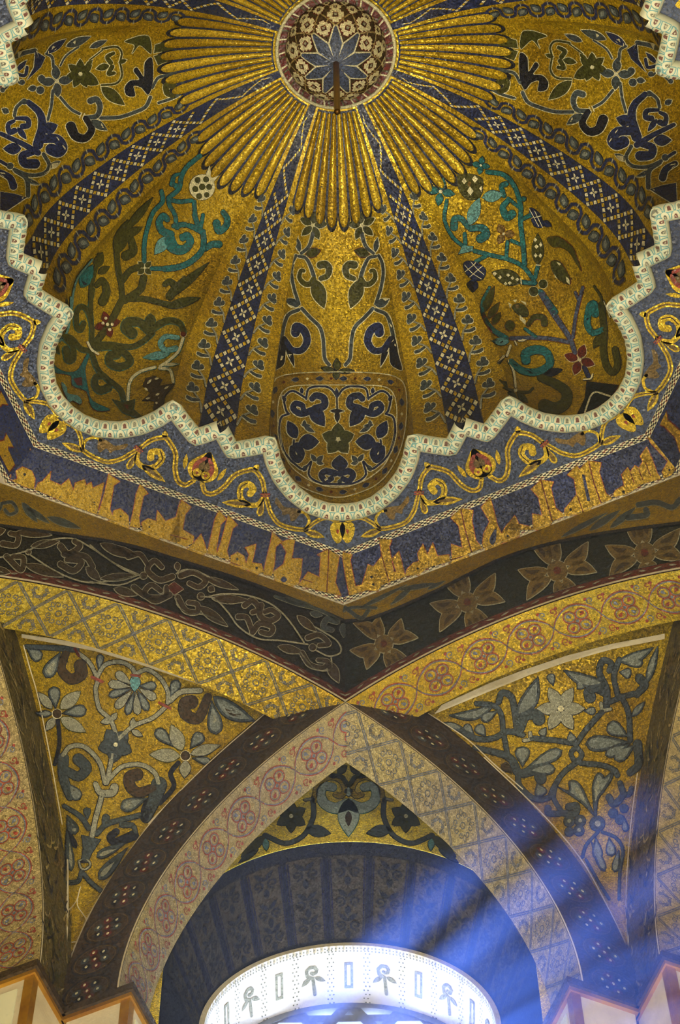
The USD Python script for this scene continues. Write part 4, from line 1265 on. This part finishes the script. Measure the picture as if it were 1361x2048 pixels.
def vine_soffit(A, c1, c2, x0, x1):
    d = Draw(A['soffit'], sof_fn(A['rib']), out='-', step=.004, maxe=.05, off=.0006)
    p = .112; h = WR; clip = box(x0, .002, x1, h-.002); n0, n1 = math.floor(x0/p), math.ceil(x1/p)
    def pool(geom, nm, m, lvl=1):
        g = geom.intersection(clip)
        if not g.is_empty: d.pool(g, nm, m, lvl)
    xs = np.linspace((n0-1)*p, (n1+1)*p, (n1-n0+2)*16+1)
    for sg in (-1, 1):
        for off, m in ((0, c1), (.0034, c2)):
            pool(LineString([(x, h/2+sg*(.043-off)*abs(math.cos(math.pi*x/p))**.7*(1 if math.cos(math.pi*x/p) > 0 else -1)) for x in xs]).buffer(.0014), 'roundel_stems', m)
    for i in range(n0, n1+1):
        cx, cy = i*p, h/2
        for q in range(4):
            a = math.radians(45+90*q); ex, ey = cx+.020*math.cos(a), cy+.020*math.sin(a)
            pool(Point(ex, ey).buffer(.0145).exterior.buffer(.0013), 'loops', c1); pool(Point(ex, ey).buffer(.0115).exterior.buffer(.0009), 'loops', c2)
            pool(lens((ex-.006*math.cos(a), ey-.006*math.sin(a)), (ex+.008*math.cos(a), ey+.008*math.sin(a)), .009, 'dr'), 'seeds', c1 if q % 2 else c2)
        pool(Point(cx, cy).buffer(.004), 'centres', c2)
        for sy in (-1, 1):
            for sx in (-1, 1):
                bx_, by_ = cx+p/2+sx*.012, cy+sy*.040
                pool(LineString(volute(bx_, by_, .010, 90 if sx > 0 else 90, sx*sy)).buffer(.0012), 'tendrils', c1 if sx > 0 else c2)
                pool(Point(bx_+sx*.009, by_+sy*.006).buffer(.004), 'tendril_buds', c1)
    d.done()
XL = RHO*math.radians(94)
for A in (RA, RD): lattice_soffit(A, 'grey_blue_ink', True, -XL, XL)
for A in (RBB, RC): vine_soffit(A, 'red', 'grey_blue', -XL, XL)

# ------------------------------------------------------------------ inner faces of the legs: dark rosettes, or leaf bands
def leg_deco(A, sgn, rosettes):
    rb = A['rib']; leg = A['legs'][0 if sgn < 0 else 1]
    d = Draw(leg, face_fn(rb), out='-', step=.004, maxe=.03, off=.0008)
    e = RHO*math.asin(abs(A['sl'] if sgn < 0 else A['sr'])/RHO)
    if rosettes:
        p = .1; n = int((XL-e)/p)
        for i in range(n+1):
            x = sgn*(e+.075+p*i); yc = .072 if i > 2 else .085
            el = affinity.scale(Point(x, yc).buffer(1, 8), .046, .052)
            d.pool(el.exterior.buffer(.0016), 'roundel_lines', 'ink'); d.pool(affinity.scale(Point(x, yc).buffer(1, 8), .040, .046).exterior.buffer(.0008), 'roundel_lines', 'bronze')
            for q in range(7):
                a = math.radians(60*q+20); rx, ry = (0, 0) if q == 6 else (.024*math.cos(a), .024*math.sin(a))
                d.pool(Point(x+rx, yc+ry).buffer(.010 if q < 6 else .008, 5), 'roundel_flowers', ('maroon', 'slate', 'ink')[q % 3]); 
                d.add(affinity.scale(Point(x+rx, yc+ry).buffer(.0036, 4), 1.2, .9), 'white_dot', 'white', '-', lvl=2)
            xm = x+sgn*p/2
            for sy in (-1, 1): d.pool(LineString(volute(xm, yc+sy*.038, .012, 90, sy*sgn)).buffer(.0014), 'tendrils', 'ink')
    else:
        n = 230; rng = np.random.default_rng(5)
        for i in range(n):
            x = sgn*(e+.02+(XL-e-.02)*rng.random()); y = .012+.125*rng.random(); a = rng.normal(0, .7)+(0 if y > .07 else math.pi); L = .022+.02*rng.random(); c_, s_ = math.cos(a), math.sin(a)
            d.pool(stroke([(x, y), (x-sgn*L*.5*abs(c_)-.004, y+L*.5*s_), (x-sgn*L, y+L*.8*s_+.006*c_)], .007, .002, .004), 'acanthus_leaves', ('gold_pale', 'olive', 'ink', 'bronze')[i % 4], 1+(i % 4)*.3)
    d.emit(box(min(sgn*e, sgn*XL), .0, max(sgn*e, sgn*XL), .004), 'leg_edge', 'stucco', .0016)
    d.done()
leg_deco(RA, 1, True); leg_deco(RBB, -1, True); leg_deco(RC, 1, False); leg_deco(RD, -1, False)

# ------------------------------------------------------------------ plants of the two vault panels
TL, GL, PL_ = CELL['left']; TR_, GR_, PR_ = CELL['right']
LL_ = Patch(PL_); LR_ = Patch(PR_)
Draw(GL, LL_, (30, 1250, 2.617), out='ink', ow=1.4, off=.002, core='leaf_grey').run('''
st silver 20 330,150 390,200 430,290 420,340 440,440 500,500 535,600
st silver 20 430,270 470,210 550,195 610,225 630,265
st silver 20 630,260 690,235 760,280 800,350 800,410
st silver 20 790,430 720,490 620,530 540,600
dr silver 44 610,315 528,250
dr silver 44 605,325 488,308
dr slate 40 608,335 490,372
dr silver 44 612,345 525,438
dr slate 38 622,350 585,472
dr silver 40 632,352 642,472
dr slate 42 642,345 695,450
dr silver 44 648,335 738,388
dr slate 44 648,322 740,320
lf teal_pale 56 630,262 625,350
st red/-/2 16 400,275 455,300
st red/-/2 14 755,410 812,440
st red/-/2 14 608,265 652,270
st maroon/-/2 14 310,125 332,165
st slate 28 20 320,130 200,122 55,115
dr slate 66 235,145 158,275
dr silver/-/2 30 215,180 165,262
st umber 34 62 265,150 240,230 290,285 345,260 340,215
dr slate 60 60,125 135,180
dr slate 36 438,240 446,155
dr slate 52 812,380 852,292
st silver 26 810,400 870,352 970,345
st umber 38 66 1010,380 960,490 895,470 890,415 925,405
dr slate 76 1030,400 1055,575
dr silver/-/2 34 1042,470 1054,560
lf slate 86 1040,378 1255,505 18
lf umber/-/2 36 1090,420 1220,490 14
lf silver/olive 66 235,440 342,348
lf silver/olive 64 235,490 368,562
dr slate 60 245,465 372,445
dr slate 60 210,440 200,325
lf silver 46 190,440 118,355
lf silver 42 205,490 158,555
lf slate 34 190,465 105,470
ci umber/white 24 217,467
st ink 15 222,500 230,620 205,730
lf silver/olive 74 875,660 818,525
lf silver/olive 70 865,690 705,680
lf silver 58 895,715 888,805
lf silver 54 920,680 1075,632
dr slate 60 830,640 738,548
dr slate 62 918,650 980,570
dr slate 38 930,700 1025,722
ci umber/white 25 893,688
st ink 19 855,725 815,780 832,850 760,935
fl slate 525,630 92 5 -120 74
st silver 22 508,680 480,830
st silver 22 470,830 440,720 360,640 285,640 245,690
st silver 22 490,810 560,745 660,735 730,775 752,830
st slate 56 40 250,700 250,800 285,900
st slate 40 58 265,765 330,795 372,750 330,705
dr slate 60 270,830 335,915
dr silver/-/2 26 300,860 328,900
st slate 80 44 755,840 730,920 690,1015
st umber 44 60 720,860 650,880 605,850 600,800 640,785
dr slate 66 695,910 555,962
dr silver/-/2 32 650,930 575,955
st silver 26 44 420,835 445,880 505,882 520,855
lf silver 34 505,500 447,512
lf silver 30 505,500 532,462
lf silver 30 615,540 618,488
lf silver 30 610,555 668,585
''').done()
Draw(GL, LL_, (80, 1580, 4.253), out='ink', ow=1.5, off=.002).run('''
st silver 42 520,70 470,250 440,400
pg slate 350,390 515,430 440,540 405,620 345,620 365,500
st silver/ink 15 325,610 340,665 380,682 425,650 415,612 370,596 325,610
st slate 38 480,380 560,300 680,262 850,222
st slate 46 30 700,300 790,310 818,370
st ink 76 50 800,390 720,425 640,450 600,405 650,360
dr slate 76 740,450 485,575
dr silver/-/2 36 660,510 505,566
dr slate 96 745,500 505,765
dr silver/-/2 44 640,620 520,745
dr slate 60 530,300 575,215
dr slate 60 400,250 395,155
dr slate 106 880,90 695,152
dr silver/-/2 50 820,110 715,148
st ink 96 80 1000,60 920,150 900,240
st slate 42 30 410,330 340,230 200,140
dr slate 92 225,220 295,378
dr silver/-/2 40 260,290 288,360
dr slate 72 220,340 258,690
dr silver/-/2 30 240,450 255,660
dr ink 42 232,340 302,495
st slate 32 350,700 320,780 232,790
st slate 32 360,710 430,790 520,860
st stucco/-/2 10 340,830 300,950 222,1035
st stucco/-/2 10 330,850 310,980 360,1050 405,1105
st stucco/-/2 14 222,600 225,780 220,1100 195,1616
st stucco/-/2 14 1220,0 900,350 500,945 330,1290 200,1616
st stucco/-/2 11 212,1300 312,1300
''').done()
Draw(GL, LL_, (30, 1250, 2.617), out='-', off=.003).run('''
crack=st stucco/- 6 40,110 70,220 120,400 190,760 240,1047
crack=st stucco/- 6 1330,452 1000,742 700,1047
ledge=pg stucco/- 30,50 200,75 420,110 640,170 900,250 1150,350 1330,440 1290,440 1100,360 880,285 640,205 420,140 200,98 30,70
''').done()
Draw(GR_, LR_, (840, 1250, 2.722), out='ink', ow=1.3, off=.002, core='leaf_grey').run('''
fl silver 770,458 132 6 -60 66
dr slate 44 728,332 711,268
dr slate 44 858,350 888,322
dr slate 42 898,470 960,470
dr slate 48 820,585 832,640
dr slate 42 690,560 660,605
dr slate 42 645,428 588,425
st slate 22 855,665 825,700 850,745 886,710 855,665
st slate 26 850,655 910,570 1000,470
st slate 26 830,645 740,630 610,620
st slate 26 870,740 780,810 730,890 700,945 620,948 545,880 535,820
st slate 26 880,755 990,765 1060,790 1080,820
st silver 17 990,430 1000,465 1042,460
st silver 17 602,590 600,625 568,632
st slate 28 560,600 480,582 400,620 300,620 205,560
st slate 24 480,720 455,580 445,490 400,440 310,430
lf slate 56 395,450 160,495 -22
dr slate 44 375,440 278,512
dr slate 48 425,470 338,522
dr slate 56 360,610 312,550
dr slate 44 295,600 245,548
lf slate 34 230,570 130,535
st slate 34 30 530,560 520,480 500,395 450,372 430,420
lf slate 88 528,500 645,285 20
st slate 36 66 550,570 575,500 635,490 650,515
st slate 34 28 1020,440 1020,350 980,260 1000,195 1045,210 1035,250
lf slate 66 1010,320 785,248 -18
st slate 40 60 1015,375 960,340 925,365 930,395
st slate 26 1040,420 1100,395 1170,375
st slate 26 1080,380 1060,280 1090,190
lf slate 56 1085,200 1275,125 14
dr slate 48 1110,210 1218,208
dr slate 54 1090,258 1155,268
st slate 26 1100,390 1140,480 1150,630
st slate 34 46 1185,380 1228,330 1200,292
lf slate 42 1240,320 1300,120
lf slate 36 1160,500 1230,420
dr slate 78 1140,610 1025,545
dr slate 86 1150,640 905,650
dr slate 56 1150,650 1015,712
dr slate 66 1180,655 1065,735
st slate 46 36 1190,650 1195,760 1150,805
dr slate 78 560,775 560,665
dr slate 66 570,790 775,685
dr slate 60 580,800 738,785
st slate 44 58 565,812 635,795 660,840
dr slate 66 640,865 668,935
st slate 44 24 530,800 480,720 300,670
dr umber 44 500,810 450,760
''').done()
Draw(GR_, LR_, (960, 1520, 3.58), out='ink', ow=1.3, off=.002, core='leaf_grey').run('''
bl slate 555,195 640,225 640,160 690,155 740,210 800,350 820,400 740,320 650,255
bl slate 825,400 810,200 845,100 885,110 900,130 960,80 950,140 900,220 850,290 838,400
dr silver/-/2 40 760,310 680,190
dr silver/-/2 40 835,300 850,150
ci slate 54 845,460
ci silver/-/2 22 848,462
ci slate 38 640,445
ci slate 40 720,440
ci slate 38 710,510
ci slate 32 640,520
ci silver/-/2 15 640,445
ci silver/-/2 15 720,440
ci silver/-/2 15 710,510
st slate 17 850,520 765,610 735,700
dr slate 72 832,560 850,715
dr slate 56 800,590 895,800
st slate 15 760,720 850,880 925,1000
st slate 17 880,520 980,560 1032,650 1010,800 1000,1000
dr slate 72 930,560 950,692
dr slate 54 1002,650 970,805
st slate 36 46 1010,170 1030,255 965,320 930,270
st slate 36 30 1030,255 1080,245 1092,205
ci slate 34 960,385
ci slate 34 1010,430
ci slate 30 1040,350
dr slate 44 1045,420 1052,515
st slate 28 540,200 530,280 590,380
st slate 40 50 590,385 680,390 692,335 640,340
st slate 36 44 570,390 495,385 488,350
''').done()
Draw(GR_, LR_, (960, 1520, 3.58), out='-', off=.003).run('''
crack=st stucco/- 8 30,-10 400,345 700,690 880,1000 1080,1410
crack=st stucco/- 6 1140,100 1090,500 1060,1000 1080,1400
''').done()
Draw(GR_, LR_, (840, 1250, 2.722), out='-', off=.003).run('''
crack=st stucco/- 6 50,490 250,620 400,760 560,900
ledge=pg stucco/- 120,440 380,320 560,250 800,170 1050,105 1340,50 1340,80 1050,135 800,205 600,275 420,350 200,440 80,490
''').done()

# ------------------------------------------------------------------ lunette, window arch, reveal, lattice
Draw(T_lun, Plane((0, 1, 0), YW-.0015), (380, 1380, 2.195), out='ink', ow=1.3).run('''
st gold_bright/olive 22 640,462 665,468 682,440 660,398 610,386 560,425 546,490
st palmette_blue/teal 50 34 692,505 640,522 590,500 574,455 592,425 628,430
lf olive 34 650,365 690,335
st olive 20 620,380 665,385 690,420
st slate 18 540,480 542,560 500,640 420,675 330,640
lf slate 50 510,612 618,632
fl olive 445,558 70 6 -90 44
lf olive 38 335,640 225,735
lf teal_pale 28 332,655 336,708
st silver 10 505,485 545,480
lf slate 24 300,700 215,760
''', 697, True).run('''
lf palmette_blue/teal 92 697,478 697,645
lf umber/-/2 30 697,535 697,605
lf palmette_blue 40 697,430 697,470
''').done()
def tun_fn(r, y0, n=None):   # x: angle from the top in units of arc, y: depth
    def fn(uv): a = uv[..., 0]/r; return np.stack([r*np.sin(a), y0+uv[..., 1], ZW+r*np.cos(a)], -1)
    return Param(fn, 1e-4)
D_ = YT-YW
def spl_fn(uv): return splay(uv[..., 0]/RW, YW+uv[..., 1], .0015)
for i in range(13):
    a0, a1 = math.radians(-97.5+15*i), math.radians(-97.5+15*(i+1))
    ga = np.stack(np.meshgrid(np.linspace(a0+.02, a1-.02, 6), np.linspace(YW+.034, YT-.012, 4), indexing='ij'), -1)
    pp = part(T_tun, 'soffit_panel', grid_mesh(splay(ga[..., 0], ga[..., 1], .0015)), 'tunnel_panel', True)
    d = Draw(pp, Param(spl_fn, 1e-4), out='-', step=.004, maxe=.05, off=.0008); xm = RW*(a0+a1)/2; w = RW*(a1-a0)
    for y in (.075, .155, .22):
        for sx in (-1, 1):
            d.pool(LineString(volute(xm+sx*.017, y, .014, 90, sx)).buffer(.0024), 'panel_scrolls', 'tunnel_ink'); d.pool(lens((xm, y-.01), (xm+sx*.022, y-.034), .012, 'lf'), 'panel_scrolls', 'tunnel_ink')
        d.pool(lens((xm, y+.012), (xm, y+.04), .014, 'lf'), 'panel_scrolls', 'tunnel_ink')
    for sx in (-1, 1):
        for e in (.46, .39): d.pool(LineString([(xm+sx*w*e, .04), (xm+sx*w*e, D_-.015)]).buffer(.0016), 'panel_lines', 'tunnel_navy')
    d.done()
RS = T_rev+'/reveal_soffit'
d = Draw(RS, tun_fn(RV, YT), out='-', step=.004, maxe=.03, off=.0008); Dv = YL-YT
for i in range(13):
    xb = RV*math.radians(-97.5+15*i); xm = xb+RV*math.radians(7.5)
    for k in range(15):
        y = .010+k*.011
        for e in (-.0045, .0045): d.pool(Point(xb+e+(.002 if k % 2 else -.002), y).buffer(.0021, 3), 'reveal_dots', 'silver')
    for k in range(10):
        for y in (.006, .014): d.pool(Point(xb+RV*math.radians(15)*(k+.5)/10, y).buffer(.0022, 3), 'reveal_dots', 'silver')
    if i % 2 == 0:
        d.add(box(xm-.010, .045, xm+.010, .115).difference(box(xm-.004, .052, xm+.004, .108)), 'reveal_rectangle', 'silver', '-')
    else:
        d.add(unary_union([LineString(volute(xm, .062, .019, 90, 1)).buffer(.0042), lens((xm-.005, .078), (xm-.028, .098), .012, 'lf'), lens((xm+.004, .078), (xm+.030, .092), .012, 'lf'), LineString([(xm, .08), (xm+.004, .125)]).buffer(.004)]), 'reveal_scroll', 'silver', '-')
d.done()
T_win = path_for('window_1'); UsdGeom.Xform.Define(stage, T_win); stage.GetPrimAtPath(T_win).SetCustomDataByKey('kind', 'structure')
opening = arch_poly(RV-.012, ZW, ZSILL)
frame = arch_poly(RV, ZW, ZSILL).difference(arch_poly(RV-.018, ZW, ZSILL+.018))
part(T_win, 'window_frame', prism(frame, (0, YL-.004, 0), EX, EZ, 0, .024, EY), 'lattice_stone')
p_ = .135; bars = []
for fam in (0, 60, 120):
    a = math.radians(fam); u = np.array([math.cos(a), math.sin(a)]); v = np.array([-u[1], u[0]])
    for j in range(-14, 15):
        o = np.array([0, ZW+.262-.0585])+v*(j+.5)*p_*.866; bars.append(LineString([o-u*2, o+u*2]).buffer(.0135))
lat = unary_union(bars).intersection(opening)
part(T_win, 'window_lattice', prism(lat, (0, YL, 0), EX, EZ, 0, .018, EY), 'lattice_stone')

# ------------------------------------------------------------------ imposts under the arch feet
def impost(A, sgn, label):
    rb = A['rib']; s0 = .930; T = thing('impost', label, 'impost', rb.at(sgn*s0, -1.8), 'imposts' if False else None)
    def blk(a, b, c, e, z0, z1):
        m = bx(a, b, c, e, z0, z1); v = np.array(m.vertices); P = v[:, :1]*sgn*rb.t+v[:, 1:2]*rb.n+v[:, 2:]*EZ; f = np.array(m.faces)
        return (P, f if sgn*np.dot(np.cross(rb.t, rb.n), EZ) > 0 else f[:, ::-1])
    i0, i1, o0, o1 = .885, 1.02, rb.d-.012, rb.d+WR+.012
    part(T, 'impost_block', blk(i0, i1, o0, o1, -1.95, -1.435), 'stucco')
    part(T, 'impost_cap', blk(i0-.014, i1+.014, o0-.014, o1+.014, -1.435, -1.412), 'umber')
    part(T, 'gilt_fillet', blk(i0-.008, i1+.008, o0-.008, o1+.008, -1.447, -1.435), 'gilt_wood')
    for a, b, c, e in ((i0-.004, i0+.016, o0-.004, o0+.016), (i0-.004, i0+.016, o1-.016, o1+.004)):
        part(T, 'gilt_corner', blk(a, b, c, e, -1.95, -1.447), 'gilt_wood')
    part(T, 'cream_panel', blk(i0-.003, i0, o0+.03, o1-.03, -1.9, -1.475), 'cornice_white')
impost(RBB, -1, 'gilded impost block under the red vine arch, left of the window'); impost(RA, 1, 'gilded impost block under the lattice arch, right of the window')
impost(RC, 1, 'gilded impost block in the lower left corner of the photo'); impost(RD, -1, 'gilded impost block in the lower right corner of the photo')

# ------------------------------------------------------------------ dusty air where the sun comes in
hz = bx(-.5, 1.45, -.5, YW-.01, -3.3, -1.0)
single('haze', hz, 'haze', False, 'thin dusty air glowing blue in the shafts of sun from the window', 'haze', 'stuff')
